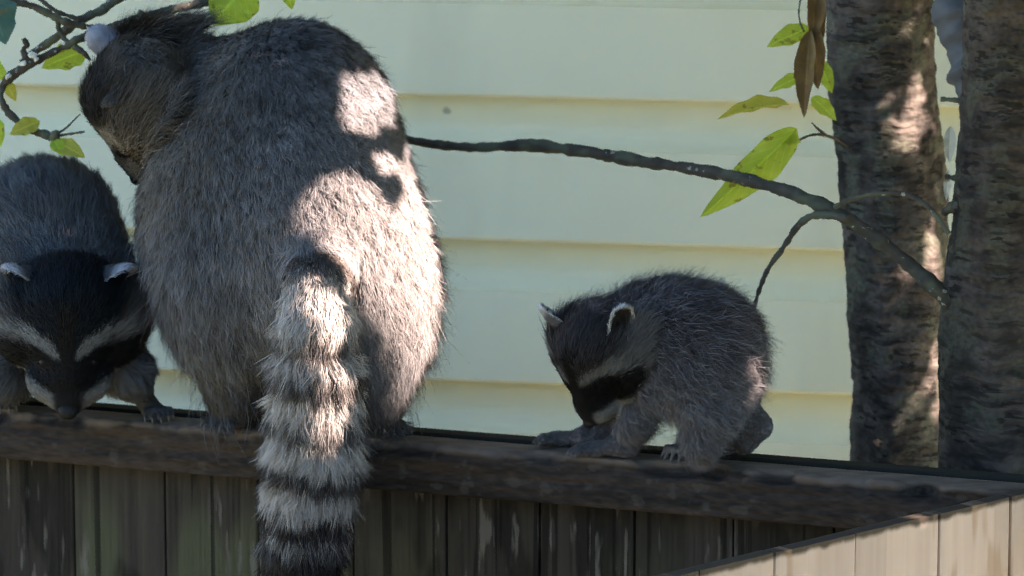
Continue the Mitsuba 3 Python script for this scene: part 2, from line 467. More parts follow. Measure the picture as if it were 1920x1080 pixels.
def branch(name, pts, parent, bump=0.002, n=None, sides=14, label=None, seed=0, mat='mat_twig'):
    """pts rows: px, py, y, width_px"""
    rows = []
    for px, py, y, w in pts:
        q = P(px, py, y)
        rows.append([*q, w / 2 * (DIST + q[1]) / FOC])
    c = spline(rows, n or max(16, len(rows) * 14))
    r = c[:, 3] * (1 + 0.28 * (meshkit.fbm(np.stack([np.arange(len(c)) * 0.33, c[:, 0] * 0, c[:, 0] * 0], 1), 2, seed) - 0.5) * 2)
    return obj(name, tube(c[:, :3], np.maximum(r, 0.0007), sides, bump, 130, seed), mat, parent, smooth=True, label=label)


long_branch = branch('branch', [(1850, 640, 0.04, 40), (1772, 558, 0.0, 32), (1700, 492, 0.02, 27), (1600, 417, 0.04, 28), (1500, 368, 0.07, 24), (1400, 337, 0.13, 22), (1300, 317, 0.2, 21), (1200, 302, 0.26, 22),
                  (1100, 285, 0.3, 24), (1000, 273, 0.33, 21), (900, 276, 0.36, 19), (820, 271, 0.38, 17), (700, 255, 0.4, 15), (520, 262, 0.42, 10)], tree2, 0.0024, 190, label='long lichened branch reaching left across the wall', seed=4)
branch('twig', [(1590, 410, 0.0, 15), (1535, 403, 0.03, 15), (1500, 420, 0.05, 12), (1470, 462, 0.07, 11), (1440, 505, 0.08, 10), (1421, 552, 0.09, 8), (1412, 590, 0.1, 5)], long_branch, 0.0012, seed=6, label='thin dark twig drooping down behind the small raccoon')
branch('twig', [(1565, 388, 0.02, 10), (1600, 372, -0.0, 9), (1650, 363, -0.02, 8), (1700, 366, -0.03, 9), (1745, 392, -0.05, 10), (1780, 440, -0.07, 9)], long_branch, 0.0008, seed=8, label='thin pale twig arching across the slimmer trunk')
branch('limb', [(1880, 330, 0.06, 60), (1846, 190, 0.13, 85), (1818, 90, 0.16, 100), (1806, 0, 0.18, 105), (1795, -200, 0.22, 100), (1760, -600, 0.3, 80)], tree2, 0.004, 60, 24, label='smooth grey limb showing in the gap between the trunks', seed=3, mat='mat_limb')
branch('twig', [(1830, 190, 0.0, 12), (1795, 188, 0.02, 10), (1765, 186, 0.03, 8)], tree2, 0.001, seed=11)
branch('twig', [(1820, 335, 0.0, 14), (1795, 334, 0.03, 11), (1774, 331, 0.04, 9)], tree2, 0.001, seed=12)
branch('twig', [(1815, 385, 0.0, 26), (1788, 388, 0.02, 22), (1768, 400, 0.03, 12)], tree2, 0.001, seed=13)


def frac(x):
    return x - dr.floor(x)


# leaves ------------------------------------------------------------------
def leaf_mat(c0, c1, trans=0.9):
    def col(p, n, uv):
        vein = smoothstep(0.06, 0.0, dr.abs(uv.x - 0.5)) * 0.35 + smoothstep(0.10, 0.0, dr.abs(frac(uv.y * 8 - dr.abs(uv.x - 0.5) * 5.0) - 0.5)) * 0.15
        c = mix(c0, c1, fbm(p.x * 60, p.y * 60, p.z * 60, 3))
        spot = smoothstep(0.66, 0.74, fbm(p.x * 110, p.y * 110, p.z * 110 + 3, 3))
        return mix(c * (1 + vein), (0.22, 0.15, 0.04), spot * 0.7)
    return {'type': 'principledthin', 'base_color': mikit.proc(col), 'roughness': 0.5, 'diff_trans': trans, 'spec_trans': 0.0, 'eta': 1.35}


scene['mat_leaf'] = leaf_mat((0.40, 0.54, 0.05), (0.52, 0.66, 0.11), 1.2)  # greens raised in place of sun glowing through the leaves
scene['mat_leaf_yellow'] = leaf_mat((0.44, 0.46, 0.06), (0.54, 0.52, 0.12), 1.1)
scene['mat_leaf_blue'] = leaf_mat((0.06, 0.13, 0.10), (0.13, 0.22, 0.19), 0.6)
scene['mat_leaf_dead'] = leaf_mat((0.11, 0.075, 0.038), (0.27, 0.195, 0.10), 0.4)
scene['mat_leaf_pale'] = leaf_mat((0.50, 0.52, 0.46), (0.62, 0.64, 0.58), 0.6)


def leaf_mesh(base, tip, width, face, fold=0.25, curl=0.1, nu=9, nv=18, asym=0.0, seed=0, shape=0.85):
    """Ovate leaf from base to tip (3-D), lying in the plane whose normal is face; folded along the midrib and curled."""
    base, tip = np.asarray(base, float), np.asarray(tip, float)
    ax = tip - base
    L = np.linalg.norm(ax)
    ax = ax / L
    face = unit(face - ax * np.dot(face, ax))
    side = np.cross(ax, face)
    s = np.linspace(-1, 1, nu)[:, None]
    t = np.linspace(0, 1, nv)[None, :]
    w = width / 2 * np.clip(np.sin(np.pi * np.clip(t, 0, 1) ** shape), 0, 1) ** 0.8 * (1 - 0.25 * t)
    wav = 0.10 * width * np.sin(t * 19 + seed) * s ** 2
    up = (np.abs(s) * w * fold + wav * (w / (width / 2)) - curl * L * (t - 0.5) ** 2 * 2 + curl * L * 0.5)
    v = base + ax * (L * t)[..., None] + side * (s * w * (1 + asym * np.sign(s)))[..., None] + face * up[..., None]
    uv = np.stack(np.broadcast_arrays((s + 1) / 2, t), -1).reshape(-1, 2)
    return trimesh.Trimesh(v.reshape(-1, 3), grid_faces(nu, nv), process=False), uv


def leaf(parent, b, t, width, mat, face=(0.1, -0.8, 0.55), fold=0.25, curl=0.1, label=None, name='leaf', **more):
    base, tip = P(*b), P(*t)
    m, uv = leaf_mesh(base, tip, width * (DIST + base[1]) / FOC, np.asarray(face, float), fold, curl, **more)
    return obj(name, m, mat, parent, smooth=True, uv=uv, label=label)


# twig with leaves on the slimmer trunk
leafy = branch('twig', [(1590, 275, 0.34, 6), (1560, 258, 0.27, 6), (1530, 252, 0.24, 5), (1500, 262, 0.22, 4), (1470, 285, 0.2, 3)], tree1, 0.0004, seed=15)
branch('side_twig', [(1548, 252, 0.25, 5), (1535, 243, 0.245, 5), (1522, 230, 0.24, 3)], leafy, 0.0004, seed=16)
leaf(leafy, (1494, 240, 0.22), (1312, 408, 0.16), 78, 'mat_leaf', (0.5, -0.75, 0.35), 0.55, 0.10, label='long folded bright green leaf crossing behind the branch', shape=0.8)
leaf(leafy, (1502, 268, 0.21), (1440, 268, 0.22), 34, 'mat_leaf_yellow', (0.1, -0.5, 0.8), 0.3, 0.15)
leaf(leafy, (1480, 197, 0.23), (1345, 224, 0.2), 40, 'mat_leaf_yellow', (0.0, -0.6, 0.8), 0.8, 0.12, label='yellowing folded leaf beside the dead leaves')
leaf(leafy, (1518, 52, 0.3), (1438, 88, 0.28), 44, 'mat_leaf', (0.2, -0.8, 0.5), 0.3, 0.08, label='small bright green leaf at the top, left of the dead leaves')
leaf(leafy, (1512, 140, 0.3), (1442, 172, 0.28), 30, 'mat_leaf', (0.1, -0.7, 0.6), 0.3, 0.1)
leaf(leafy, (1522, 182, 0.27), (1568, 226, 0.25), 36, 'mat_leaf', (0.0, -0.8, 0.5), 0.25, 0.1)
leaf(leafy, (1535, 110, 0.3), (1560, 175, 0.3), 34, 'mat_leaf', (0.0, -0.9, 0.3), 0.25, 0.1)
dead_twig = branch('twig', [(1545, -160, 0.36, 7), (1530, -40, 0.28, 6), (1526, 30, 0.23, 5), (1520, 80, 0.22, 4)], tree1, 0.0004, seed=17)
branch('twig', [(1515, -60, 0.26, 4), (1499, 10, 0.23, 3), (1500, 40, 0.225, 3), (1508, 60, 0.22, 3)], tree1, 0.0003, seed=18)
leaf(dead_twig, (1520, 55, 0.21), (1508, 222, 0.19), 44, 'mat_leaf_dead', (-0.3, -0.9, 0.1), 1.1, 0.05, 'brown dried leaf hanging lowest in the dead cluster', 'dead_leaf')
leaf(dead_twig, (1522, 50, 0.22), (1488, 148, 0.215), 40, 'mat_leaf_dead', (0.5, -0.8, 0.2), 0.9, -0.06, None, 'dead_leaf')
leaf(dead_twig, (1528, 45, 0.22), (1534, 168, 0.215), 46, 'mat_leaf_dead', (-0.2, -0.9, 0.2), 0.9, 0.12, None, 'dead_leaf', seed=3)
leaf(dead_twig, (1530, -30, 0.23), (1522, 84, 0.215), 40, 'mat_leaf_dead', (0.1, -0.9, 0.1), 1.2, 0.06, None, 'dead_leaf', seed=5)
leaf(dead_twig, (1540, -20, 0.23), (1545, 72, 0.22), 26, 'mat_leaf_dead', (-0.4, -0.9, 0.1), 0.8, 0.1, None, 'dead_leaf', seed=7)
leaf(tree2, (1783, 236, 0.1), (1780, 306, 0.1), 26, 'mat_leaf_pale', (-0.2, -0.9, 0.3), 0.4, 0.05, 'pale whitish leaf caught in the gap between the trunks')
leaf(tree2, (1780, 318, 0.1), (1774, 376, 0.1), 18, 'mat_leaf_pale', (-0.2, -0.9, 0.2), 0.4, 0.05)

# branches at the top left (they come from the slimmer tree, above the frame)
YB = 0.34
top_branch = branch('branch', [(1600, -700, Y1, 40), (1300, -430, 0.36, 32), (900, -190, 0.35, 26), (600, -62, YB, 20), (480, -22, YB, 17), (400, 0, YB, 15), (330, 17, YB, 15), (272, 32, YB, 17), (232, 47, YB - 0.02, 19), (200, 54, YB - 0.02, 16), (150, 72, YB - 0.04, 15),
                  (110, 93, YB - 0.04, 14), (60, 118, YB - 0.05, 15), (22, 142, YB - 0.05, 17), (4, 165, YB - 0.05, 14), (4, 190, YB - 0.06, 12), (22, 217, YB - 0.06, 13), (55, 243, YB - 0.07, 13), (90, 254, YB - 0.07, 16), (104, 262, YB - 0.07, 12)],
       tree1, 0.002, 300, label='dark branch dipping across the top left corner past the ear', seed=21)
branch('branch', [(520, -140, YB + 0.02, 18), (330, -70, YB + 0.02, 18), (222, -4, YB + 0.01, 17), (193, 18, YB + 0.01, 18), (150, 38, YB, 17), (122, 58, YB, 17), (72, 93, YB + 0.01, 14), (40, 118, YB + 0.0, 10)], tree1, 0.002, 110, seed=22)
branch('branch', [(-160, -70, YB - 0.04, 14), (-60, -28, YB - 0.04, 14), (6, -2, YB - 0.04, 13), (60, 11, YB - 0.04, 13), (100, 30, YB - 0.04, 15), (130, 43, YB - 0.04, 14), (170, 51, YB - 0.03, 11), (206, 56, YB - 0.02, 8)], tree1, 0.0015, 110, seed=23)
branch('twig', [(60, -20, YB - 0.01, 9), (80, 2, YB - 0.01, 8), (108, 22, YB - 0.02, 8), (150, 36, YB - 0.02, 8)], top_branch, 0.001, seed=24)
branch('twig', [(110, 38, YB - 0.03, 11), (110, 55, YB - 0.035, 9), (122, 74, YB - 0.04, 9), (135, 84, YB - 0.04, 10), (155, 98, YB - 0.05, 10), (170, 113, YB - 0.05, 6)], top_branch, 0.001, seed=25)
branch('twig', [(95, 255, YB - 0.07, 6), (120, 243, YB - 0.08, 4), (150, 214, YB - 0.1, 3)], top_branch, 0.0004, seed=26)
branch('twig', [(95, 257, YB - 0.07, 6), (125, 252, YB - 0.08, 5), (158, 247, YB - 0.1, 4)], top_branch, 0.0004, seed=27)
branch('twig', [(95, 257, YB - 0.07, 5), (125, 266, YB - 0.08, 4), (150, 290, YB - 0.1, 4)], top_branch, 0.0004, seed=28)
branch('bud_spur', [(56, 116, YB - 0.05, 8), (46, 102, YB - 0.05, 13), (44, 92, YB - 0.05, 9), (50, 84, YB - 0.05, 9), (44, 72, YB - 0.05, 10)], top_branch, 0.002, seed=29)
branch('bud_spur', [(232, 44, YB - 0.02, 14), (250, 40, YB - 0.02, 20), (262, 30, YB - 0.02, 14), (266, 20, YB - 0.02, 11)], top_branch, 0.002, seed=30)
branch('bud_spur', [(100, 262, YB - 0.07, 12), (104, 252, YB - 0.08, 18), (110, 246, YB - 0.08, 8)], top_branch, 0.002, seed=33)
scene['mat_lichen'] = principled((0.62, 0.63, 0.58), 0.95, 0.1)
for k, (px, py, w) in enumerate([(62, 103, 20), (44, 119, 15), (15, 143, 12), (68, 110, 12), (120, 80, 9)]):
    m = trimesh.creation.icosphere(3, 0.5)
    m.apply_scale([w * PX, 0.006, w * PX * 0.6])
    m.vertices += (meshkit.fbm(m.vertices * 300, 3, k)[:, None] - 0.5) * 0.006
    m.apply_translation(P(px, py, YB - 0.058))
    obj('lichen_patch', m, 'mat_lichen', top_branch, smooth=True)
leaf(top_branch, (-30, -25, 0.28), (10, 84, 0.24), 95, 'mat_leaf_blue', (0.55, -0.7, 0.45), 0.2, 0.05, 'blue-green leaf in the top left corner')
leaf(top_branch, (160, 96, 0.33), (78, 128, 0.3), 62, 'mat_leaf', (0.1, -0.8, 0.5), 0.2, 0.1, 'broad green leaf hanging under the branch near the ear')
leaf(top_branch, (-30, 120, 0.3), (14, 150, 0.3), 42, 'mat_leaf', (0.1, -0.8, 0.5), 0.2, 0.1)
leaf(top_branch, (8, 150, 0.3), (30, 190, 0.3), 26, 'mat_leaf_yellow', (0.1, -0.8, 0.5), 0.2, 0.1)
leaf(top_branch, (75, 228, 0.27), (18, 252, 0.26), 40, 'mat_leaf_yellow', (0.1, -0.8, 0.5), 0.2, 0.1)
leaf(top_branch, (-20, 215, 0.26), (2, 275, 0.26), 40, 'mat_leaf', (0.2, -0.8, 0.4), 0.2, 0.1)
leaf(top_branch, (105, 266, 0.26), (160, 296, 0.23), 40, 'mat_leaf_yellow', (0.0, -0.8, 0.5), 0.2, 0.1)
leaf(top_branch, (100, 262, 0.26), (118, 292, 0.24), 30, 'mat_leaf', (0.0, -0.8, 0.5), 0.2, 0.1)
leaf(top_branch, (470, -34, 0.34), (396, 46, 0.33), 112, 'mat_leaf', (0.15, -0.85, 0.4), 0.15, 0.06, 'large bright green leaf behind the neck of the largest raccoon', shape=0.8)
leaf(top_branch, (535, -24, 0.34), (548, 18, 0.34), 28, 'mat_leaf', (0.15, -0.85, 0.4), 0.2, 0.06)
leaf(top_branch, (-25, -30, 0.3), (12, 15, 0.3), 34, 'mat_leaf', (0.1, -0.8, 0.5), 0.2, 0.1)
branch('twig', [(600, -64, YB, 6), (540, -25, YB, 5), (478, -34, YB, 4)], top_branch, 0.0004, seed=35)


# ------------------------------------------------------------------ animals: implicit bodies
class Body:
    def __init__(self):
        self.prims = []

    def ell(self, c, r, R=np.eye(3), k=0.03):
        self.prims.append(('e', np.asarray(c, float), np.asarray(r, float), R, k))

    def cone(self, a, b, ra, rb, k=0.02):
        self.prims.append(('c', np.asarray(a, float), np.asarray(b, float), ra, rb, k))

    def chain(self, pts, k=0.02):
        for (a, ra), (b, rb) in zip(pts[:-1], pts[1:]):
            self.cone(a, b, ra, rb, k)

    def sdf(self, p):
        d = None
        for q in self.prims:
            if q[0] == 'e':
                _, c, r, R, k = q
                x = (p - c) @ R
                k0 = np.linalg.norm(x / r, axis=-1)
                k1 = np.linalg.norm(x / (r * r), axis=-1) + 1e-9
                e = k0 * (k0 - 1) / k1
            else:
                _, a, b, ra, rb, k = q
                ab = b - a
                h = np.clip(((p - a) @ ab) / (ab @ ab), 0, 1)
                e = np.linalg.norm(p - a - h[..., None] * ab, axis=-1) - (ra + (rb - ra) * h)
            if d is None:
                d = e
            else:
                h = np.maximum(k - np.abs(d - e), 0) / k
                d = np.minimum(d, e) - h * h * k * 0.25
        return d

    def bounds(self, m=0.02):
        lo, hi = [], []
        for q in self.prims:
            if q[0] == 'e':
                lo.append(q[1] - q[2].max()); hi.append(q[1] + q[2].max())
            else:
                r = max(q[3], q[4])
                lo.append(np.minimum(q[1], q[2]) - r); hi.append(np.maximum(q[1], q[2]) + r)
        return np.min(lo, 0) - m, np.max(hi, 0) + m

    def mesh(self, h):
        lo, hi = self.bounds()
        n = np.ceil((hi - lo) / h).astype(int) + 1
        # coarse pass first, fine values only near the surface
        c = 6
        nc = np.ceil(n / c).astype(int) + 1
        ax = [lo[i] + np.arange(nc[i]) * h * c for i in range(3)]
        G = np.stack(np.meshgrid(*ax, indexing='ij'), -1)
        D = self.sdf(G.reshape(-1, 3)).reshape(nc)
        n = (nc - 1) * c + 1
        F = np.full(n, 1.0, np.float32)
        rep = np.repeat(np.repeat(np.repeat(D, c, 0), c, 1), c, 2)[:n[0], :n[1], :n[2]]
        F[:] = np.sign(rep)
        near = np.zeros(D.shape, bool)
        near[np.abs(D) < h * c * 2.2] = True
        m = np.repeat(np.repeat(np.repeat(near, c, 0), c, 1), c, 2)[:n[0], :n[1], :n[2]]
        idx = np.argwhere(m)
        for s in range(0, len(idx), 400000):
            j = idx[s:s + 400000]
            F[j[:, 0], j[:, 1], j[:, 2]] = self.sdf(lo + j * h)
        return surface_nets(F, lo, h)


def surface_nets(F, lo, h):
    ins = F < 0
    n = np.array(F.shape)
    cnt = np.zeros(n - 1, np.int8)
    for a, b, c in np.ndindex(2, 2, 2):
        cnt += ins[a:n[0] - 1 + a, b:n[1] - 1 + b, c:n[2] - 1 + c]
    act = np.argwhere((cnt > 0) & (cnt < 8))
    num = np.full(n - 1, -1, np.int64)
    num[act[:, 0], act[:, 1], act[:, 2]] = np.arange(len(act))
    val = {}
    for k in np.ndindex(2, 2, 2):
        val[k] = F[act[:, 0] + k[0], act[:, 1] + k[1], act[:, 2] + k[2]].astype(float)
    pos, w = np.zeros((len(act), 3)), np.zeros(len(act))
    for k in np.ndindex(2, 2, 2):
        for axis in range(3):
            if k[axis] == 0:
                k2 = list(k); k2[axis] = 1
                a, b = val[k], val[tuple(k2)]
                x = (a < 0) != (b < 0)
                t = np.where(x, a / np.where(x, a - b, 1), 0)
                q = np.tile(np.array(k, float), (len(act), 1))
                q[:, axis] += t
                pos += q * x[:, None]
                w += x
    v = lo + (act + pos / w[:, None]) * h
    faces = []
    for axis in range(3):
        u, vv = (axis + 1) % 3, (axis + 2) % 3
        sl0 = [slice(None)] * 3; sl1 = [slice(None)] * 3
        sl0[axis] = slice(0, -1); sl1[axis] = slice(1, None)
        cr = ins[tuple(sl0)] != ins[tuple(sl1)]
        e = np.argwhere(cr)
        e = e[(e[:, u] > 0) & (e[:, vv] > 0) & (e[:, u] < n[u] - 1) & (e[:, vv] < n[vv] - 1)]
        flip = ins[e[:, 0], e[:, 1], e[:, 2]]
        def cell(du, dv):
            q = e.copy(); q[:, u] += du; q[:, vv] += dv
            return num[q[:, 0], q[:, 1], q[:, 2]]
        q = np.stack([cell(-1, -1), cell(0, -1), cell(0, 0), cell(-1, 0)], 1)
        q[~flip] = q[~flip][:, ::-1]
        faces.append(q)
    q = np.vstack(faces)
    m = trimesh.Trimesh(v, np.vstack([q[:, [0, 1, 2]], q[:, [0, 2, 3]]]), process=False)
    if m.volume < 0:
        m.invert()
    return m


def sample(mesh, n, rng):
    a = mesh.area_faces
    f = rng.choice(len(a), n, p=a / a.sum())
    r1, r2 = np.sqrt(rng.random(n)), rng.random(n)
    w = np.stack([1 - r1, r1 * (1 - r2), r1 * r2], 1)
    tri = mesh.faces[f]
    p = (mesh.vertices[tri] * w[..., None]).sum(1)
    nn = (mesh.vertex_normals[tri] * w[..., None]).sum(1)
    return p, nn / np.linalg.norm(nn, axis=1, keepdims=True)


def nrm(v):
    return v / (np.linalg.norm(v, axis=-1, keepdims=True) + 1e-12)


def smooth01(a, b, x):
    t = np.clip((x - a) / (b - a), 0, 1)
    return t * t * (3 - 2 * t)


def fur_mesh(p, n, length, comb, lift, cols, rng, width=0.0009, messy=0.25, clump=0.5, per=30, curl=0.3, nmix=0.55):
    """Ribbon hairs with roots p. cols = (root, mid, tip) colours. Returns (verts, faces, normals, colours)."""
    N = len(p)
    lift = np.broadcast_to(lift, (N,))[:, None]
    comb = comb - n * (comb * n).sum(1, keepdims=True)
    comb = nrm(comb)
    L = length * rng.uniform(0.65, 1.15, N)
    r = rng.normal(size=(N, 3)) * messy
    d0 = nrm(n * lift + comb * (1 - lift) + r * 0.6)
    d1 = nrm(n * lift * 0.35 + comb * (1 - lift * 0.5) + r)
    mid = p + d0 * (L * 0.5)[:, None]
    tip = mid + d1 * (L * 0.55)[:, None]
    if clump:
        c = rng.choice(N, max(4, N // per), replace=False)
        _, j = cKDTree(p[c]).query(p)
        sway = rng.normal(size=(len(c), 3)) * curl
        cl = c[j]
        off = sway[j] * L[:, None] * 0.35
        tip = tip * (1 - clump) + clump * (tip[cl] + off)
        mid = mid * (1 - clump * 0.35) + clump * 0.35 * (mid[cl] + off * 0.3)
    ax = nrm(tip - p)
    rr = rng.normal(size=(N, 3))
    side = nrm(np.cross(ax, rr))
    w = (np.broadcast_to(width, (N,)) * rng.uniform(0.7, 1.3, N))[:, None]
    V = np.stack([p - side * w * 0.5 - n * 0.001, p + side * w * 0.5 - n * 0.001, mid - side * w * 0.45, mid + side * w * 0.45, tip], 1)
    b = np.arange(N)[:, None] * 5
    F = np.concatenate([b + [0, 1, 3], b + [0, 3, 2], b + [2, 3, 4]], 0)
    hn = nrm(np.cross(side, ax))
    hn = hn * np.sign((hn * n).sum(1, keepdims=True) + 1e-9)
    nn = nrm(n * nmix + hn * (1 - nmix) + rng.normal(size=(N, 3)) * 0.08)
    NN = np.repeat(nn[:, None], 5, 1)
    C = np.stack([cols[0], cols[0], cols[1], cols[1], cols[2]], 1)
    return V.reshape(-1, 3), F, NN.reshape(-1, 3), np.clip(C.reshape(-1, 3), 0.003, 0.9)


def add_fur(key_name, parent, parts, label=None):
    at, vs, fsx, ns, cs = 0, [], [], [], []
    for v, f, nn, c in parts:
        vs.append(v); fsx.append(f + at); ns.append(nn); cs.append(c)
        at += len(v)
    v, f, nn, c = np.vstack(vs), np.vstack(fsx), np.vstack(ns), np.vstack(cs)
    key = numbered(f'{parent}__{key_name}')
    path = meshkit.write_ply((v, f), False, None, c, normals=nn)
    scene[key] = {'type': 'ply', 'filename': path, 'face_normals': False, 'bsdf': {'type': 'ref', 'id': 'mat_fur'}}
    labels[key] = {'kind': 'stuff'}
    if label:
        labels[key]['label'] = label
    return key


scene['mat_fur'] = {'type': 'twosided', 'b': {'type': 'principled', 'base_color': {'type': 'mesh_attribute', 'name': 'vertex_color'}, 'roughness': 0.6, 'specular': 0.12}}
scene['mat_skin'] = {'type': 'twosided', 'b': {'type': 'principled', 'base_color': {'type': 'mesh_attribute', 'name': 'vertex_color'}, 'roughness': 0.85, 'specular': 0.1}}
scene['mat_eye'] = principled((0.006, 0.005, 0.005), 0.22, 0.3)
scene['mat_nose'] = principled((0.006, 0.0055, 0.0055), 0.6, 0.25)
scene['mat_claw'] = principled((0.10, 0.09, 0.08), 0.4, 0.5)


class Head:
    """A raccoon head in its own axes: x to the nose, y to its left, z up; unit = head length L."""
    EYE = np.array([.295, .175, .075])

    def __init__(self, c, f, u, L, muzzle=1.0, fx=0.0, eye=None):
        self.c = np.asarray(c, float)
        f = unit(f)
        u = unit(np.asarray(u, float) - f * np.dot(u, f))
        self.R = np.column_stack([f, np.cross(u, f), u])
        self.L, self.mz, self.fx = L, muzzle, fx
        self.EYE = Head.EYE + np.array([fx, 0, 0])
        self.brow_w, self.mw = 1.0, 1.0

    def w(self, q):
        return self.c + self.L * (np.asarray(q, float) @ self.R.T)

    def local(self, p):
        return (p - self.c) @ self.R / self.L

    def add(self, B):
        L, w, z = self.L, self.w, self.mz
        B.ell(w([-.04, 0, .02]), np.array([.35, .34, .30]) * L, self.R, 0.05 * L)
        for s in (-1, 1):
            B.ell(w([.04, .25 * s, -.08]), np.array([.25, .18, .20]) * L, self.R, 0.12 * L)
            B.ell(w([.21, .14 * s, .08]), np.array([.11, .08, .08]) * L, self.R, 0.08 * L)
            B.ell(w([.40 - .03 * (self.mw - 1), .07 * s * self.mw, -.10]), np.array([.16, .09 * self.mw, .10]) * L, self.R, 0.08 * L)
        B.cone(w([.05, 0, .12]), w([.12 + .32 * z, 0, .0]), .23 * L, .115 * L, 0.1 * L)
        B.cone(w([.15, 0, -.08]), w([.20 + .38 * z, 0, -.095]), .21 * L, .095 * L, 0.1 * L)
        B.cone(w([.05, 0, -.17]), w([.14 + .36 * z, 0, -.175]), .15 * L, .06 * L, 0.06 * L)

    def extras(self, parent, rng, rim, inner, back, eye_r=0.034, ear_h=.30, ear_w=.13, ear_fwd=0.55, ear_lat=0.38, ear_b=(-.15, .27, .17), ear_u=((-.12, .62, .80),) * 2, ear_f=None):
        L, w, z = self.L, self.w, self.mz
        nose = trimesh.creation.icosphere(3, 1.0)
        v = nose.vertices.copy()
        v[:, 2] *= np.where(v[:, 2] < 0, 0.85, 0.8)
        v[:, 1] *= 1.05 * (1 - 0.18 * np.clip(-v[:, 2], 0, 1))
        nose.vertices = w(v * 0.062 + [.235 + .42 * z, 0, -.075])
        obj('nose', nose, 'mat_nose', parent, smooth=True)
        for s in (1, -1):
            e = trimesh.creation.icosphere(3, eye_r * L)
            e.apply_translation(w(self.EYE * [1, s, 1] - np.array([0.022, 0.020 * s, 0.016])))
            obj('eye', e, 'mat_eye', parent, smooth=True)
        out = []
        for s in (1, -1):
            b = w(np.array(ear_b) * [1, s, 1])
            eu = self.R @ unit(np.array(ear_u[0 if s > 0 else 1]) * [1, s, 1])
            ef = self.R @ unit([ear_fwd, ear_lat * s, -.15] if ear_f is None else np.array(ear_f[0 if s > 0 else 1]) * [1, s, 1])
            ef = unit(ef - eu * np.dot(ef, eu))
            ew = np.cross(eu, ef)
            nu, nv = 21, 15
            sg, tg = np.meshgrid(np.linspace(-1, 1, nu), np.linspace(0, 1, nv), indexing='ij')
            W = ear_w * L * (0.80 + 0.35 * tg) * np.sqrt(np.clip(1 - tg ** 2.6, 0, 1))
            W = np.maximum(W, 0.001 * L)
            cup = 0.09 * L * (1 - sg ** 2) * (1 - 0.75 * tg)
            front = b + eu * ((ear_h if np.ndim(ear_h) == 0 else ear_h[0 if s > 0 else 1]) * L * tg)[..., None] + ew * (W * sg)[..., None] - ef * cup[..., None]
            backp = front - ef * (0.022 * L * np.sqrt(np.clip(1 - sg ** 2, 0, 1)) * np.sqrt(np.clip(1.02 - tg, 0, 1)) + 0.004 * L)[..., None]
            v = np.vstack([front.reshape(-1, 3), backp.reshape(-1, 3)])
            f1 = grid_faces(nu, nv)
            f = [f1, f1[:, ::-1] + nu * nv]
            N = nu * nv
            idx = np.arange(N).reshape(nu, nv)
            for line in (idx[0], idx[-1][::-1], idx[:, -1]):
                f += [np.stack([line[:-1], line[1:], line[1:] + N], 1), np.stack([line[:-1], line[1:] + N, line[:-1] + N], 1)]
            rm = np.asarray(rim[0 if s > 0 else 1]) if np.ndim(rim) == 2 else np.asarray(rim)
            rimw = np.clip(smooth01(0.74, 0.92, np.maximum(np.abs(sg), tg ** 1.3)), 0, 1)[..., None]
            cf = np.asarray(inner) * (1 - rimw) + rm * rimw
            bw = smooth01(0.45, 0.9, tg)[..., None]
            bk = np.asarray(back[0 if s > 0 else 1]) if np.ndim(back) == 2 else np.asarray(back)
            cb = bk * (1 - bw) + rm * bw
            m = trimesh.Trimesh(v, np.vstack(f), process=False)
            col = np.vstack([cf.reshape(-1, 3), cb.reshape(-1, 3)])
            m.fix_normals()
            obj('ear', m, 'mat_skin', parent, smooth=True, color=col)
            # short velvet on the ear
            n_h = 2600
            a = m.area_faces
            fi = rng.choice(len(a), n_h, p=a / a.sum())
            bw3 = rng.dirichlet([1, 1, 1], n_h)
            tri = m.faces[fi]
            p = (m.vertices[tri] * bw3[..., None]).sum(1)
            cc = (col[tri] * bw3[..., None]).sum(1)
            nn = m.face_normals[fi]
            out.append(fur_mesh(p, nn, np.full(n_h, 0.028 * L) * (1 + 0.6 * cc.mean(1)), np.tile(eu, (n_h, 1)), 0.3, (cc * 0.85, cc, cc * 1.05), rng, width=0.0007, messy=0.35, clump=0.2, nmix=0.8))
        return out


MASK = [(.40, .03, .07), (.36, .11, .06), (.28, .20, .05), (.17, .31, -.03), (.09, .40, -.08)]
BROW = [(.34, .065, .15), (.22, .13, .18), (.09, .27, .15), (-.02, .38, .06), (-.10, .42, -.04)]


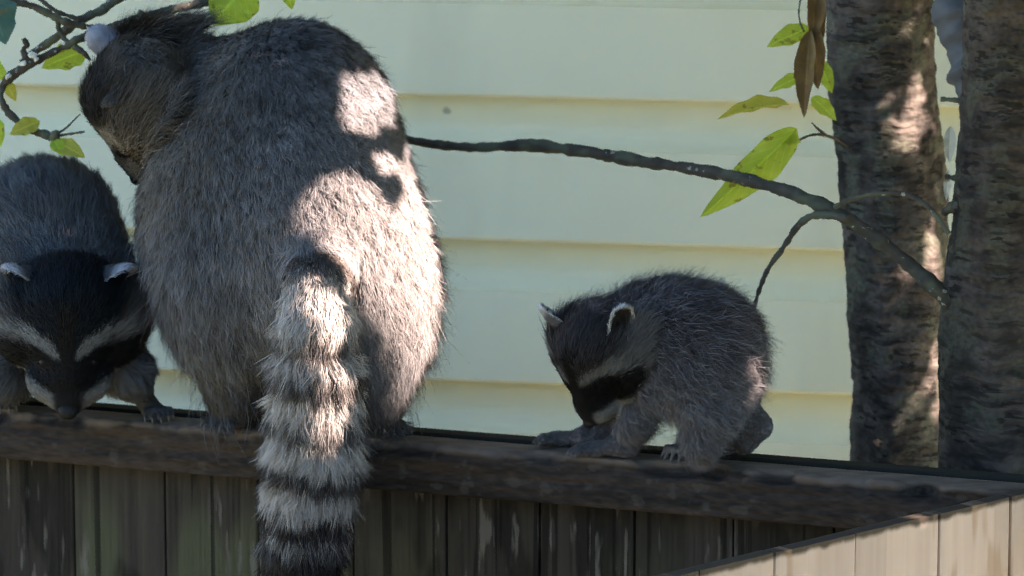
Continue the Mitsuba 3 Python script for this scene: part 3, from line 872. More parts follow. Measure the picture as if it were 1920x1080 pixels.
def face_colour(q, crown, brow, cheek, rng, mz=1.0, mask_w=1.0, hair=True, fx=0.0, brow_w=1.0):
    """Fur colour and length over the head, in head axes."""
    length = 0.12 * (1 - 0.80 * smooth01(0.02, 0.38, q[:, 0])) + 0.15 * smooth01(0.22, 0.36, np.abs(q[:, 1])) * smooth01(0.22, -0.05, q[:, 0])
    if hair:
        q = q - np.array([0.40, 0, 0]) * length[:, None]      # seen where the hair ends, not where it grows
    x, y, z = q[:, 0] - fx, np.abs(q[:, 1]), q[:, 2]
    qa = np.stack([x, y, z], 1)
    j = rng.normal(size=len(q)) * (0.014 if hair else 0.0)
    base = np.tile(np.asarray(cheek, float), (len(q), 1))

    def lay(w, c):
        nonlocal base
        base = base * (1 - w[:, None]) + np.asarray(c, float) * w[:, None]
    lay(smooth01(0.02, 0.16, z + j - 0.55 * np.clip(y - 0.20, 0, 1)), crown)
    db, _ = seg_dist(qa, BROW)
    dm, pm = seg_dist(qa, MASK)
    lay(smooth01(0.095, 0.050, (db + j) / brow_w) * (0.35 + 0.65 * smooth01(-0.06, 0.10, x)), brow)
    lay(smooth01(0.20, 0.12, dm + j) * smooth01(0.25, 0.05, x) * smooth01(0.0, -0.08, z) * smooth01(-.20, -.14, z), np.asarray(brow) * 0.8)
    lay(smooth01(0.30, 0.38, x + j) * smooth01(0.06, -0.01, z + j) * smooth01(0.07, 0.12, y), brow)
    lay(smooth01(0.44, 0.50, x + j) * smooth01(0.11, 0.06, y + j) * smooth01(-.12, -.06, z) * (0.35 if mask_w < 1 else 1.0), (0.03, 0.028, 0.028))
    lay(smooth01(0.12, 0.22, x) * smooth01(-0.03, -0.10, z + j) * smooth01(-0.24, -0.20, z) * smooth01(0.12, 0.16, y), brow)
    lay(smooth01(0.1, 0.25, x) * smooth01(-0.16, -0.22, z + j) * smooth01(0.05, 0.12, y), np.asarray(brow) * 0.7)
    lay(smooth01(0.130, 0.095, (dm + j) / mask_w), (0.006, 0.006, 0.007))
    lay(smooth01(-0.20, -0.28, z), np.asarray(crown) * 1.6)
    if mask_w < 1:
        lay(smooth01(0.24, 0.14, np.linalg.norm(qa - [-.06, 0.06, .27], axis=1)), (0.012, 0.012, 0.014))
    dim = 0.35 if mask_w < 1 else 1.0
    lay(dim * smooth01(0.060, 0.036, y + j * 0.6) * smooth01(-0.02, 0.10, x) * smooth01(-0.06, -0.01, z), (0.010, 0.009, 0.009))
    lay(smooth01(.10 + .42 * mz, .20 + .42 * mz, x + fx) * smooth01(0.10, 0.06, y), (0.012, 0.011, 0.011))
    return base, length


def seg_dist(p, pts):
    """Distance and arc parameter along a polyline."""
    pts = np.asarray(pts, float)
    best, par = np.full(len(p), 9.0), np.zeros(len(p))
    acc = 0
    for a, b in zip(pts[:-1], pts[1:]):
        ab = b - a
        h = np.clip(((p - a) @ ab) / (ab @ ab), 0, 1)
        d = np.linalg.norm(p - a - h[:, None] * ab, axis=1)
        l = np.linalg.norm(ab)
        par = np.where(d < best, acc + h * l, par)
        best = np.minimum(best, d)
        acc += l
    return best, par


def cap_pt(px, py):
    return on_plane(px, py, F0, Z3)


def paw(B, wrist, toe_dir, r, toe_len, spread=0.5, n=4, drop=0.4, k=0.004, parent_claws=None, edge=None):
    """A foot: pad and separate toes that bend down at the end; returns claw tips."""
    toe_dir = unit(toe_dir)
    side = unit(np.cross(toe_dir, Z3))
    palm = wrist + toe_dir * r * 1.6
    B.cone(wrist, palm, r * 0.95, r * 1.0, r * 0.8)
    tips = []
    for i in range(n + 1):
        a = (i - n / 2) / (n / 2)
        d = unit(toe_dir + side * a * spread)
        ln = toe_len * (1 - 0.22 * a * a)
        base = palm + side * a * r * 0.95
        j1 = base + d * ln * 0.55 + Z3 * r * 0.1
        j2 = j1 + unit(d - Z3 * drop) * ln * 0.5
        B.cone(base, j1, r * 0.40, r * 0.34, k)
        B.cone(j1, j2, r * 0.34, r * 0.24, k)
        tips.append((j2, unit(d - Z3 * (drop + 0.5))))
    return tips


def add_claws(parent, tips, r):
    for p, d in tips:
        c = [p, p + d * r * 1.0, p + unit(d - Z3 * 0.8) * r * 2.0]
        obj('claw', tube(spline(c, 6), np.linspace(r * 0.42, r * 0.06, 6), 7), 'mat_claw', parent, smooth=True)


def tri_mix(a, b, w):
    return a * (1 - w[:, None]) + b * w[:, None]


def col(*c):
    return np.asarray(c, float)


def head_skin(head, mesh, colours, crown, brow, cheek, mask_w=1.0, cut=0.30, limbs=()):
    q = head.local(mesh.vertices)
    on = head_region(head, mesh.vertices, limbs, cut)
    c, _ = face_colour(q[on], crown, brow, cheek, np.random.default_rng(1), head.mz, mask_w, False, head.fx, head.brow_w)
    colours[on] = c * 0.7


# ------------------------------------------------------------------ largest raccoon, seen from behind
mother = thing('raccoon', 'largest raccoon seen from behind, sun-dappled back, ringed tail hanging down the fence', 'raccoon')
M = Body()
ym = 0.10
M.ell(P(608, 470, ym), np.array([188, 165, 228]) * PX, k=0.05)
M.ell(P(548, 262, 0.18), np.array([196, 190, 222]) * PX, k=0.08)
M.ell(P(405, 405, 0.18), np.array([138, 160, 200]) * PX, k=0.08)
M.ell(P(688, 590, 0.09), np.array([104, 110, 150]) * PX, k=0.06)
M.ell(P(413, 548, 0.12), np.array([94, 105, 138]) * PX, k=0.06)
M.ell(P(452, 192, 0.26), np.array([95, 100, 118]) * PX, k=0.05)
M.ell(P(395, 262, 0.31), np.array([100, 120, 150]) * PX, k=0.04)
mfl, mfr = cap_pt(440, 800) + Z3 * 0.012, cap_pt(716, 806) + Z3 * 0.012
M.chain([(P(438, 635, 0.12), 62 * PX), (P(440, 730, 0.13), 40 * PX), (mfl, 20 * PX)], 0.04)
M.chain([(P(690, 640, 0.09), 70 * PX), (P(706, 740, 0.09), 36 * PX), (mfr, 19 * PX)], 0.04)
tips = paw(M, mfl, [-0.5, -0.7, 0], 0.012, 0.022)
tips += paw(M, mfr, [0.3, -0.8, 0], 0.012, 0.022)
mff = fence_point(-0.33, 0.04, CAPZ + 0.012)
for dx in (0, 0.05):
    q = mff + FE * dx
    M.chain([(P(420, 330, 0.27), 60 * PX), (P(440, 560, 0.24), 34 * PX), (q, 16 * PX)], 0.03)
    tips += paw(M, q, [-0.6, 0.3, 0], 0.011, 0.02)
M.chain([(P(430, 196, 0.31), 108 * PX), (P(345, 178, 0.285), 98 * PX), (P(285, 188, 0.245), 86 * PX)], 0.03)
hm = Head(P(266, 184, 0.225), [-0.22, 0.48, -0.85], [-0.94, -0.20, 0.18], 0.184)
hm.add(M)
tail_px = [(596, 470, 0.015, 50), (594, 530, -0.020, 48), (594, 600, -0.036, 50), (594, 690, -0.032, 58), (592, 770, -0.025, 62), (588, 850, -0.022, 64), (578, 930, -0.02, 60), (572, 1010, -0.02, 54), (564, 1080, -0.02, 42), (560, 1125, -0.02, 18)]
tail = [(P(a, b, y), r * PX) for a, b, y, r in tail_px]
M.chain(tail, 0.02)
mm = M.mesh(0.004)
tail_line = spline(np.array([t[0] for t in tail]), 40)


def mother_colours(p, rng):
    N = len(p)
    z = p[:, 2]
    g = meshkit.fbm(p * 38, 3, 4)
    g2 = meshkit.fbm(p * 14, 3, 9)
    g3 = meshkit.fbm(p * 75, 2, 5)
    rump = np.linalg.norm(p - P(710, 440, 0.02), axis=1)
    lit_low = np.clip(0.95 * np.exp(-(rump / 0.150) ** 2) + 0.20 * smooth01(P(560, 220, 0.1)[2], P(560, 620, 0.1)[2], z), 0, 1)     # sun patches lightened in the colour here; lower flanks are paler too
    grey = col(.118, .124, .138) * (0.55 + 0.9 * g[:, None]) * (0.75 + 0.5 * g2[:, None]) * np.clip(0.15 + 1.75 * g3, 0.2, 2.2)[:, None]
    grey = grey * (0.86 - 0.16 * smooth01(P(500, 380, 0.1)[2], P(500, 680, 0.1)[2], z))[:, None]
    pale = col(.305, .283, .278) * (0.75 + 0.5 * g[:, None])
    mid = tri_mix(grey, pale * 0.62, lit_low)
    tip = tri_mix(grey * 1.25, pale, lit_low)
    u = rng.random(N)
    blk = u < (0.34 - 0.24 * lit_low)
    tip[blk] = tip[blk] * 0.25
    mid[blk] = mid[blk] * 0.6
    wh = u > 0.80
    tip[wh] = tip[wh] * 1.6 + 0.03
    root = tri_mix(np.tile(col(.045, .038, .034), (N, 1)), pale * 0.35, lit_low)
    return root, mid, tip


RING = [0.9, 0.85, 0.92, 0.85, 0.97, 1.0, 1.0]


def tail_rings(s, total, n, rng):
    """True where the tail is dark, by distance from its base."""
    edges = np.array([0.0, 0.060, 0.1175, 0.131, 0.157, 0.173, 0.214, 0.230, 0.270, 0.287, 0.3275, 0.3525, 0.3775, 0.46])
    w = np.zeros(len(s))
    for k in range(0, len(edges) - 1, 2):
        w = np.maximum(w, RING[k // 2] * smooth01(edges[k] - .010, edges[k] + .001, s) * smooth01(edges[k + 1] + .010, edges[k + 1] - .001, s))
    return w


def head_region(head, p, limbs, cut):
    q = head.local(p)
    on = (np.abs(q[:, 1]) < 0.5) & (q[:, 2] < 0.45) & (q[:, 2] > -0.31) & (q[:, 0] > -cut) & (q[:, 0] < 0.78)
    on &= np.abs(q[:, 1]) < 0.50 - 0.50 * np.clip(q[:, 0] - 0.12, 0, 1)
    for line, r in limbs:
        on &= seg_dist(p, line)[0] > r
    return on


def head_fur(head, mesh, n, rng, crown, brow, cheek, len_scale=1.0, width=0.0008, cut=0.30, mask_w=1.0, limbs=()):
    """Fur on the part of the mesh that is head."""
    tc = mesh.triangles_center
    sel = head_region(head, tc, limbs, cut)
    sub = mesh.submesh([np.nonzero(sel)[0]], append=True, repair=False)
    p, nn = sample(sub, n, rng)
    q = head.local(p)
    c, ln = face_colour(q, crown, brow, cheek, rng, head.mz, mask_w, True, head.fx, head.brow_w)
    eye_d = np.minimum(np.linalg.norm(q - head.EYE, axis=1), np.linalg.norm(q - head.EYE * [1, -1, 1], axis=1))
    ok = (eye_d > 0.030) & (q[:, 0] < 0.20 + .42 * head.mz)
    p, nn, q, c, ln = p[ok], nn[ok], q[ok], c[ok], ln[ok]
    comb = (np.stack([-np.ones(len(q)), q[:, 1] * 1.6, q[:, 2] * 0.8 - 0.1], 1)) @ head.R.T
    # eye surround and muzzle lie flat; cheeks stand out
    lift = 0.20 + 0.25 * smooth01(0.2, 0.35, np.abs(q[:, 1])) + 0.10
    v = rng.uniform(0.75, 1.25, len(p))[:, None]
    return fur_mesh(p, nn, ln * head.L * len_scale, comb, lift, (c * 0.6, c * 0.95 * v, c * 1.12 * v), rng, width=width, messy=0.18, clump=0.35, per=16, curl=0.2, nmix=0.7), sel


rng = np.random.default_rng(11)
tdist, tpar = seg_dist(mm.vertices, tail_line)
is_tail_v = (tdist < 0.055) & (tpar > 0.055)
hq = hm.local(mm.vertices)
vc = np.tile(col(.05, .045, .04), (len(mm.vertices), 1))
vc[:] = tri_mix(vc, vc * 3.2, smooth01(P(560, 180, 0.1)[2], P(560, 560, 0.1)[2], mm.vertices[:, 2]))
wt = tail_rings(tpar, 1, 0, rng)
vc[is_tail_v] = tri_mix(np.tile(col(.22, .20, .18), (len(vc), 1)), np.tile(col(.02, .018, .018), (len(vc), 1)), wt)[is_tail_v]
footd = np.minimum.reduce([np.linalg.norm(mm.vertices - q, axis=1) for q in (mfl, mfr, mff, mff + FE * .05)])
vc[footd < 0.05] = col(.05, .047, .045)
head_skin(hm, mm, vc, (.050, .045, .040), (.22, .20, .18), (.095, .083, .072), 0.5)
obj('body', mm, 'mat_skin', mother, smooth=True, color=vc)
fur_parts = []
hp, hsel = head_fur(hm, mm, 26000, rng, (.050, .045, .040), (.22, .20, .18), (.095, .083, .072), 1.2, 0.0009, mask_w=0.5)
fur_parts.append(hp)
fc = mm.triangles_center
td, tp = seg_dist(fc, tail_line)
ftail = (td < 0.050) & (tp > 0.022)
ffoot = np.minimum.reduce([np.linalg.norm(fc - q, axis=1) for q in (mfl, mfr, mff, mff + FE * .05)]) < 0.035
sub = mm.submesh([np.nonzero(~hsel & ~ftail & ~ffoot)[0]], append=True, repair=False)
p, nn = sample(sub, 340000, rng)
headc, rumpc = hm.c, P(600, 480, 0.05)
comb = nrm(rumpc - headc) * 0.6 - Z3 * 0.75 + nrm(p - P(560, 300, 0.15)) * 0.15
lowz = smooth01(P(560, 250, 0.1)[2], P(560, 620, 0.1)[2], p[:, 2])
neck = smooth01(0.26, 0.14, np.linalg.norm(p - hm.c, axis=1))
length = 0.018 + 0.026 * lowz
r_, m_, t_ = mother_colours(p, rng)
fd = np.minimum.reduce([np.linalg.norm(p - q, axis=1) for q in (mfl, mfr, mff, mff + FE * .05)])
near_foot = smooth01(0.12, 0.05, fd)
length = length * (1 - 0.6 * near_foot)
m_, t_ = tri_mix(m_, m_ * 0 + col(.075, .072, .072), near_foot), tri_mix(t_, t_ * 0.3 + .02, near_foot)
ncol = col(.10, .09, .08) * (0.5 + 1.0 * meshkit.fbm(p * 45, 3, 2)[:, None])
m_, t_ = tri_mix(m_, ncol, neck), tri_mix(t_, ncol * 1.2 * rng.uniform(0.4, 1.5, len(p))[:, None], neck)
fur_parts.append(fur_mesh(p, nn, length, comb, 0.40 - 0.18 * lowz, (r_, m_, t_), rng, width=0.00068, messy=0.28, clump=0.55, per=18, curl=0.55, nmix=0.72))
# sparse long guard hairs give the outline its broken edge
p, nn = sample(sub, 6000, rng)
lowz = smooth01(P(560, 250, 0.1)[2], P(560, 620, 0.1)[2], p[:, 2])
comb = nrm(rumpc - headc) * 0.5 - Z3 * 0.8 + nrm(p - P(560, 300, 0.15)) * 0.15
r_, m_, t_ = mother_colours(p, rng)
fur_parts.append(fur_mesh(p, nn, 0.036 + 0.028 * lowz, comb, 0.42, (r_, m_, t_ * 1.1), rng, width=0.0006, messy=0.30, clump=0.3, per=6, curl=0.5))
fur_parts += hm.extras(mother, rng, [(.055, .050, .045), (.36, .36, .39)], (.16, .155, .165), [(.045, .040, .036), (.16, .16, .18)], ear_h=(.12, .26), ear_w=.115, ear_fwd=0.5)
add_fur('fur', mother, fur_parts)
sub = mm.submesh([np.nonzero(ftail)[0]], append=True, repair=False)
p, nn = sample(sub, 60000, rng)
td, tp = seg_dist(p, tail_line)
ti = np.clip((tp / tp.max() * 39).astype(int), 0, 38)
tdir = nrm(tail_line[ti + 1] - tail_line[ti])
L = 0.016 + 0.022 * smooth01(0.03, 0.11, tp)
# colour of a hair is that of the ring it is seen over: hairs reach down past their root
wr = tail_rings(tp + 0.016 + rng.normal(size=len(p)) * 0.004, 1, 0, rng)
light, darkc = col(.34, .318, .30), col(.022, .02, .022)
dk = tri_mix(np.tile(col(.060, .045, .040), (len(p), 1)), np.tile(darkc, (len(p), 1)), smooth01(0.06, 0.2, tp))
lt = tri_mix(np.tile(light, (len(p), 1)), np.tile(col(.055, .055, .058), (len(p), 1)), smooth01(0.340, 0.352, tp))
cc = tri_mix(lt, dk, wr) * rng.uniform(0.6, 1.35, len(p))[:, None]
tparts = [fur_mesh(p, nn, L, tdir - Z3 * 0.2, 0.36, (cc * 0.7, cc, cc * 1.12), rng, width=0.0009, messy=0.26, clump=0.58, per=26, curl=0.5, nmix=0.7)]
add_fur('tail_fur', mother, tparts, 'bushy tail fur in pale and black rings')
add_claws(mother, tips, 0.005)

# ------------------------------------------------------------------ small raccoon on the right
kit = thing('raccoon', 'smallest raccoon crouching in profile on the fence rail with its nose down', 'raccoon')
K = Body()


def yk(px):
    return -0.37 * (px - 960) / 1600 + 0.028


def KP(px, py, dy=0.0):
    return P(px, py, yk(px) + dy)


K.ell(KP(1312, 656), np.array([108, 80, 108]) * PX, k=0.03)
K.ell(KP(1240, 642, 0.01), np.array([98, 72, 96]) * PX, k=0.05)
K.ell(KP(1204, 678), np.array([58, 64, 62]) * PX, k=0.05)
K.ell(KP(1335, 725, -0.022), np.array([68, 42, 80]) * PX, k=0.03)
K.ell(KP(1345, 725, 0.03), np.array([70, 40, 80]) * PX, k=0.03)
khn = cap_pt(1290, 853) + Z3 * 0.011
K.chain([(KP(1335, 775, -0.03), 38 * PX), (KP(1318, 822, -0.028), 22 * PX), (khn, 15 * PX)], 0.02)
ktips = paw(K, khn, [-0.55, -0.83, 0.0], 0.0092, 0.027, spread=0.50, drop=1.3)
kh2, kheel = cap_pt(1352, 858) + Z3 * 0.012 + FB * 0.02, KP(1424, 800, 0.02)
K.chain([(KP(1362, 745, 0.03), 34 * PX), (KP(1400, 785, 0.022), 24 * PX), (kheel, 19 * PX)], 0.02)
K.chain([(kheel, 19 * PX), (KP(1396, 828, 0.018), 18 * PX), (kh2, 15 * PX)], 0.012)
ktips += paw(K, kh2, [-0.9, -0.1, 0], 0.0085, 0.014)
# near fore leg and far fore leg, both reaching left along the rail
kfn = cap_pt(1115, 858) + Z3 * 0.010
K.chain([(KP(1206, 722, -0.03), 37 * PX), (KP(1188, 785, -0.028), 23 * PX), (KP(1166, 832, -0.02), 16 * PX), (kfn, 13 * PX)], 0.018)
ktips += paw(K, kfn, [-0.95, -0.25, 0], 0.0078, 0.018, spread=0.4)
kff = cap_pt(1052, 838) + Z3 * 0.010
K.chain([(KP(1195, 740, 0.028), 36 * PX), (KP(1150, 795, 0.02), 22 * PX), (KP(1105, 818, 0.012), 15 * PX), (kff, 12 * PX)], 0.018)
ktips += paw(K, kff, [-0.97, -0.1, 0], 0.0078, 0.019, spread=0.45)
K.chain([(KP(1205, 645, 0.012), 72 * PX), (KP(1135, 650, 0.0), 58 * PX)], 0.04)
# stub of the tail hanging on the far side
ktail = [(KP(1370, 700, 0.04), 22 * PX), (KP(1372, 760, 0.07), 22 * PX), (KP(1352, 820, 0.09), 20 * PX), (KP(1335, 890, 0.095), 15 * PX)]
K.chain(ktail, 0.02)
hk = Head(KP(1122, 662, -0.034), [-0.21, -0.12, -0.96], [-0.66, -0.72, 0.25], 0.140, 0.80, -0.03)
hk.mw = 1.35
hk.add(K)
K_LIMBS = [([KP(1200, 755, -0.03), KP(1192, 790, -0.028), KP(1170, 832, -0.02), kfn, kfn + unit([-0.95, -0.25, 0]) * 0.04], 0.021),
           ([KP(1165, 775, 0.022), KP(1150, 795, 0.02), KP(1105, 818, 0.012), kff, kff + unit([-0.97, -0.1, 0]) * 0.04], 0.016)]
km = K.mesh(0.0022)
rng = np.random.default_rng(23)
vck = np.tile(col(.045, .04, .04), (len(km.vertices), 1))
feet = [khn, kh2, kfn, kff, kheel]
pd = np.minimum.reduce([np.linalg.norm(km.vertices - q, axis=1) for q in feet])
vck[pd < 0.055] = col(.05, .048, .05)
toe_d = np.linalg.norm(km.vertices - (khn + unit([-0.55, -0.83, 0]) * 0.035), axis=1)
vck[toe_d < 0.024] = col(.13, .125, .13)
head_skin(hk, km, vck, (.030, .027, .028), (.17, .166, .155), (.085, .080, .078), 1.4, limbs=K_LIMBS)
obj('body', km, 'mat_skin', kit, smooth=True, color=vck)
parts = []
hp, hsel = head_fur(hk, km, 26000, rng, (.030, .027, .028), (.17, .166, .155), (.085, .080, .078), 1.05, 0.0007, mask_w=1.4, limbs=K_LIMBS)
parts.append(hp)
fc = km.triangles_center
pdf = np.minimum.reduce([np.linalg.norm(fc - q, axis=1) for q in feet])
toe_f = np.linalg.norm(fc - (khn + unit([-0.55, -0.83, 0]) * 0.035), axis=1)
heel_f = seg_dist(fc, [kheel, KP(1396, 828, 0.018), kh2])[0]
sub = km.submesh([np.nonzero(~hsel & (pdf > 0.009) & (toe_f > 0.024))[0]], append=True, repair=False)
p, nn = sample(sub, 90000, rng)
pdp = np.minimum.reduce([np.linalg.norm(p - q, axis=1) for q in feet])
g = meshkit.fbm(p * 70, 3, 3)
side_w = smooth01(KP(1300, 600)[2], KP(1300, 760)[2], p[:, 2])
base = tri_mix(np.tile(col(.066, .055, .057), (len(p), 1)), np.tile(col(.125, .12, .125), (len(p), 1)), side_w) * (0.5 + 1.0 * g[:, None])
tip = base * rng.choice([0.35, 1.0, 1.9], len(p), p=[.4, .35, .25])[:, None]
comb = col(0.75, -0.1, 0) + (-Z3) * (0.25 + 0.75 * side_w)[:, None]
short = smooth01(0.024, 0.06, pdp) * smooth01(0.014, 0.03, seg_dist(p, [kheel, KP(1396, 828, 0.018), kh2])[0])
parts.append(fur_mesh(p, nn, (0.0032 + 0.0185 * short), comb, 0.52 - 0.18 * side_w, (base * 0.6, base, tip), rng, width=0.0007, messy=0.30, clump=0.5, per=26, curl=0.5, nmix=0.6))
p, nn = sample(sub, 13000, rng)
pdp = np.minimum.reduce([np.linalg.norm(p - q, axis=1) for q in feet])
short = smooth01(0.03, 0.07, pdp) * smooth01(0.014, 0.03, seg_dist(p, [kheel, KP(1396, 828, 0.018), kh2])[0])
cg = np.tile(col(.10, .095, .10), (len(p), 1)) * rng.uniform(0.4, 2.2, len(p))[:, None]
parts.append(fur_mesh(p, nn, 0.0025 + 0.0325 * short, np.tile(col(0.6, -0.1, -0.2), (len(p), 1)), 0.6, (cg * 0.6, cg, cg), rng, width=0.0005, messy=0.4, clump=0.3, per=8, curl=0.7))
parts += hk.extras(kit, rng, (.55, .55, .54), (.03, .027, .027), (.10, .098, .10), ear_h=(.29, .24), ear_w=.125, ear_fwd=0.25, ear_lat=0.9, ear_b=(-.20, .31, .15), ear_u=((-.85, .30, .42), (-.35, .75, .55)), ear_f=((.14, .85, .42), (-.94, -.26, -.12)))
add_fur('fur', kit, parts)
add_claws(kit, ktips, 0.0028)

# ------------------------------------------------------------------ raccoon at the left edge, facing the camera with its head down
juv = thing('raccoon', 'medium raccoon facing the camera at the left edge, head down on the fence', 'raccoon')
J = Body()
J.ell(P(88, 432, 0.28), np.array([132, 130, 132]) * PX, k=0.05)
J.ell(P(20, 520, 0.30), np.array([140, 140, 140]) * PX, k=0.08)
J.ell(P(130, 540, 0.23), np.array([112, 100, 95]) * PX, k=0.06)
J.ell(P(-60, 600, 0.33), np.array([120, 120, 120]) * PX, k=0.06)
jf = [cap_pt(282, 782) + Z3 * 0.012, cap_pt(15, 762) + Z3 * 0.012, fence_point(-0.70, 0.03, CAPZ + .012), fence_point(-0.82, 0.05, CAPZ + .012)]
J.chain([(P(195, 620, 0.22), 50 * PX), (P(240, 700, 0.17), 32 * PX), (jf[0], 17 * PX)], 0.03)
J.chain([(P(40, 620, 0.22), 50 * PX), (P(20, 700, 0.2), 32 * PX), (jf[1], 17 * PX)], 0.03)
J.chain([(P(-70, 640, 0.3), 60 * PX), (P(-110, 720, 0.28), 34 * PX), (jf[2], 17 * PX)], 0.03)
J.chain([(P(-100, 640, 0.34), 60 * PX), (P(-210, 720, 0.32), 34 * PX), (jf[3], 17 * PX)], 0.03)
jt = [(P(-140, 600, .36), 30 * PX), (P(-260, 640, .4), 34 * PX), (P(-340, 740, .43), 32 * PX), (P(-370, 860, .44), 20 * PX)]
J.chain(jt, 0.03)
jtips = paw(J, jf[0], [0.35, -0.8, 0], 0.011, 0.022, drop=0.8)
jtips += paw(J, jf[1], [-0.1, -0.9, 0], 0.011, 0.022, drop=0.8)
jtips += paw(J, jf[2], [0.6, -0.6, 0], 0.011, 0.02) + paw(J, jf[3], [0.6, -0.6, 0], 0.011, 0.02)
J.chain([(P(130, 545, 0.22), 95 * PX), (P(128, 570, 0.18), 85 * PX)], 0.04)
hj = Head(P(130, 594, 0.145), [0.03, -0.60, -0.80], [0.05, -0.80, 0.60], 0.192, 0.9, 0.07)
hj.brow_w, hj.mw = 0.62, 1.65
hj.add(J)
J_LIMBS = [([P(205, 640, 0.21), P(240, 700, 0.17), jf[0]], 0.036), ([P(30, 650, 0.21), P(20, 700, 0.2), jf[1]], 0.036)]
jm = J.mesh(0.0032)
rng = np.random.default_rng(37)
vcj = np.tile(col(.04, .038, .036), (len(jm.vertices), 1))
head_skin(hj, jm, vcj, (.006, .008, .011), (.155, .152, .146), (.08, .074, .070), limbs=J_LIMBS)
obj('body', jm, 'mat_skin', juv, smooth=True, color=vcj)
parts = []
hp, hsel = head_fur(hj, jm, 36000, rng, (.006, .008, .011), (.155, .152, .146), (.08, .074, .070), 1.0, 0.0009, limbs=J_LIMBS)
parts.append(hp)
fc = jm.triangles_center
pdf = np.minimum.reduce([np.linalg.norm(fc - q, axis=1) for q in jf])
sub = jm.submesh([np.nonzero(~hsel & (pdf > 0.03))[0]], append=True, repair=False)
p, nn = sample(sub, 120000, rng)
pdp = np.minimum.reduce([np.linalg.norm(p - q, axis=1) for q in jf])
g = meshkit.fbm(p * 40, 3, 13)
base = np.tile(col(.085, .088, .094), (len(p), 1)) * (0.5 + 1.0 * g[:, None])
tip = base * rng.choice([0.3, 1.0, 1.7], len(p), p=[.4, .35, .25])[:, None]
comb = nrm(p - P(120, 600, 0.16)) + col(-0.2, 0.2, 0.0)
parts.append(fur_mesh(p, nn, 0.006 + 0.020 * smooth01(0.03, 0.09, pdp), comb, 0.36, (base * 0.6, base, tip), rng, width=0.0010, messy=0.25, clump=0.5, per=34, curl=0.4, nmix=0.6))
parts += hj.extras(juv, rng, (.40, .40, .42), (.05, .048, .05), (.06, .06, .065), eye_r=0.026, ear_h=.20, ear_w=.12, ear_fwd=0.75)
add_fur('fur', juv, parts)
add_claws(juv, jtips, 0.004)

# ------------------------------------------------------------------ unseen crown, gaps cut along the sun to place light and shade
SA = unit(np.cross(SUN, Z3))
SB = np.cross(SUN, SA)


def hit(B, px, py):
    """Where the ray through a pixel meets a body."""
    d = ray(px, py)
    t = 4.2
    for _ in range(60):
        e = float(B.sdf((CAM + d * t)[None])[0])
        if e < 0.001:
            return CAM + d * t
        t += e * 0.9
        if t > 6.0:
            return None
    return None


def inside(poly, x, y):
    c = False
    for (x0, y0), (x1, y1) in zip(poly, poly[1:] + poly[:1]):
        if (y0 > y) != (y1 > y) and x < (x1 - x0) * (y - y0) / (y1 - y0) + x0:
            c = not c
    return c


gaps = []
lit_mother = [[(640, 150), (690, 140), (740, 180), (748, 215), (720, 245), (660, 255), (632, 225)],
              [(765, 250), (800, 270), (835, 350), (835, 520), (800, 640), (735, 790), (700, 790), (690, 640), (640, 540), (650, 470), (610, 450), (540, 440), (560, 380), (600, 340), (650, 330), (700, 370), (728, 420), (750, 380), (752, 290)],
              [(700, 300), (735, 300), (738, 325), (705, 325)],
              [(505, 550), (620, 545), (640, 610), (600, 700), (640, 760), (610, 860), (500, 860), (495, 700)]]
for poly in lit_mother:
    xs, ys = [q[0] for q in poly], [q[1] for q in poly]
    for px in range(min(xs), max(xs) + 1, 12):
        for py in range(min(ys), max(ys) + 1, 12):
            if inside(poly, px, py):
                h = hit(M, px, py)
                if h is not None:
                    gaps.append(h)
for px, py in [(1700, 175), (1712, 200), (1690, 220), (1715, 240), (1700, 255), (1680, 240), (1665, 270), (1690, 285), (1735, 455), (1755, 470), (1765, 500), (1745, 490), (1768, 450), (1768, 660), (1770, 690)]:
    gaps.append(P(px, py, Y1 - 0.05))
for px, py in [(1792, 8), (1800, 20), (1785, -10)]:
    gaps.append(P(px, py, 0.14))
for px, py in [(1440, 705)]:
    gaps.append(KP(px, py, -0.02))

gaps = np.array(gaps)
gap_tree = cKDTree(np.stack([gaps @ SA, gaps @ SB], 1))
rng = np.random.default_rng(51)
need = []                                              # places that the photograph shows in shade
for px in range(-700, 2400, 40):
    for py in range(-500, 1300, 40):
        need.append(P(px, py, rng.uniform(-0.7, 0.45)))
for px in range(-500, 2400, 60):
    for py in range(-350, 1100, 60):
        need.append(P(px, py, 1.15))
need = np.array(need)
lo = np.array([(need @ SA).min(), (need @ SB).min()]) - 0.2
hi = np.array([(need @ SA).max(), (need @ SB).max()]) + 0.2
area = np.prod(hi - lo)
NL = int(area * 2600)
uvp = rng.uniform(lo, hi, (NL, 2))
dep = rng.uniform(1.15, 2.4, NL)
size = rng.uniform(0.055, 0.085, NL)
dist_gap, _ = gap_tree.query(uvp)
size = np.where(dist_gap > 0.11, size * 1.35, size)
keep = dist_gap > size * 0.36 + 0.004
c0 = np.mean(need, 0) @ SUN
cen = uvp[:, :1] * SA + uvp[:, 1:] * SB + (c0 + dep)[:, None] * SUN
# overhead leaves added to dim the sky on the animals
N2 = 2600
c2 = np.stack([rng.uniform(-2.2, 2.6, N2), rng.uniform(-3.2, 0.35, N2), rng.uniform(3.5, 4.8, N2)], 1)
s2 = rng.uniform(0.07, 0.11, N2)
dg2, _ = gap_tree.query(np.stack([c2 @ SA, c2 @ SB], 1))
keep = np.concatenate([keep, dg2 > s2 * 0.36 + 0.004])
cen, size = np.vstack([cen, c2]), np.concatenate([size, s2])
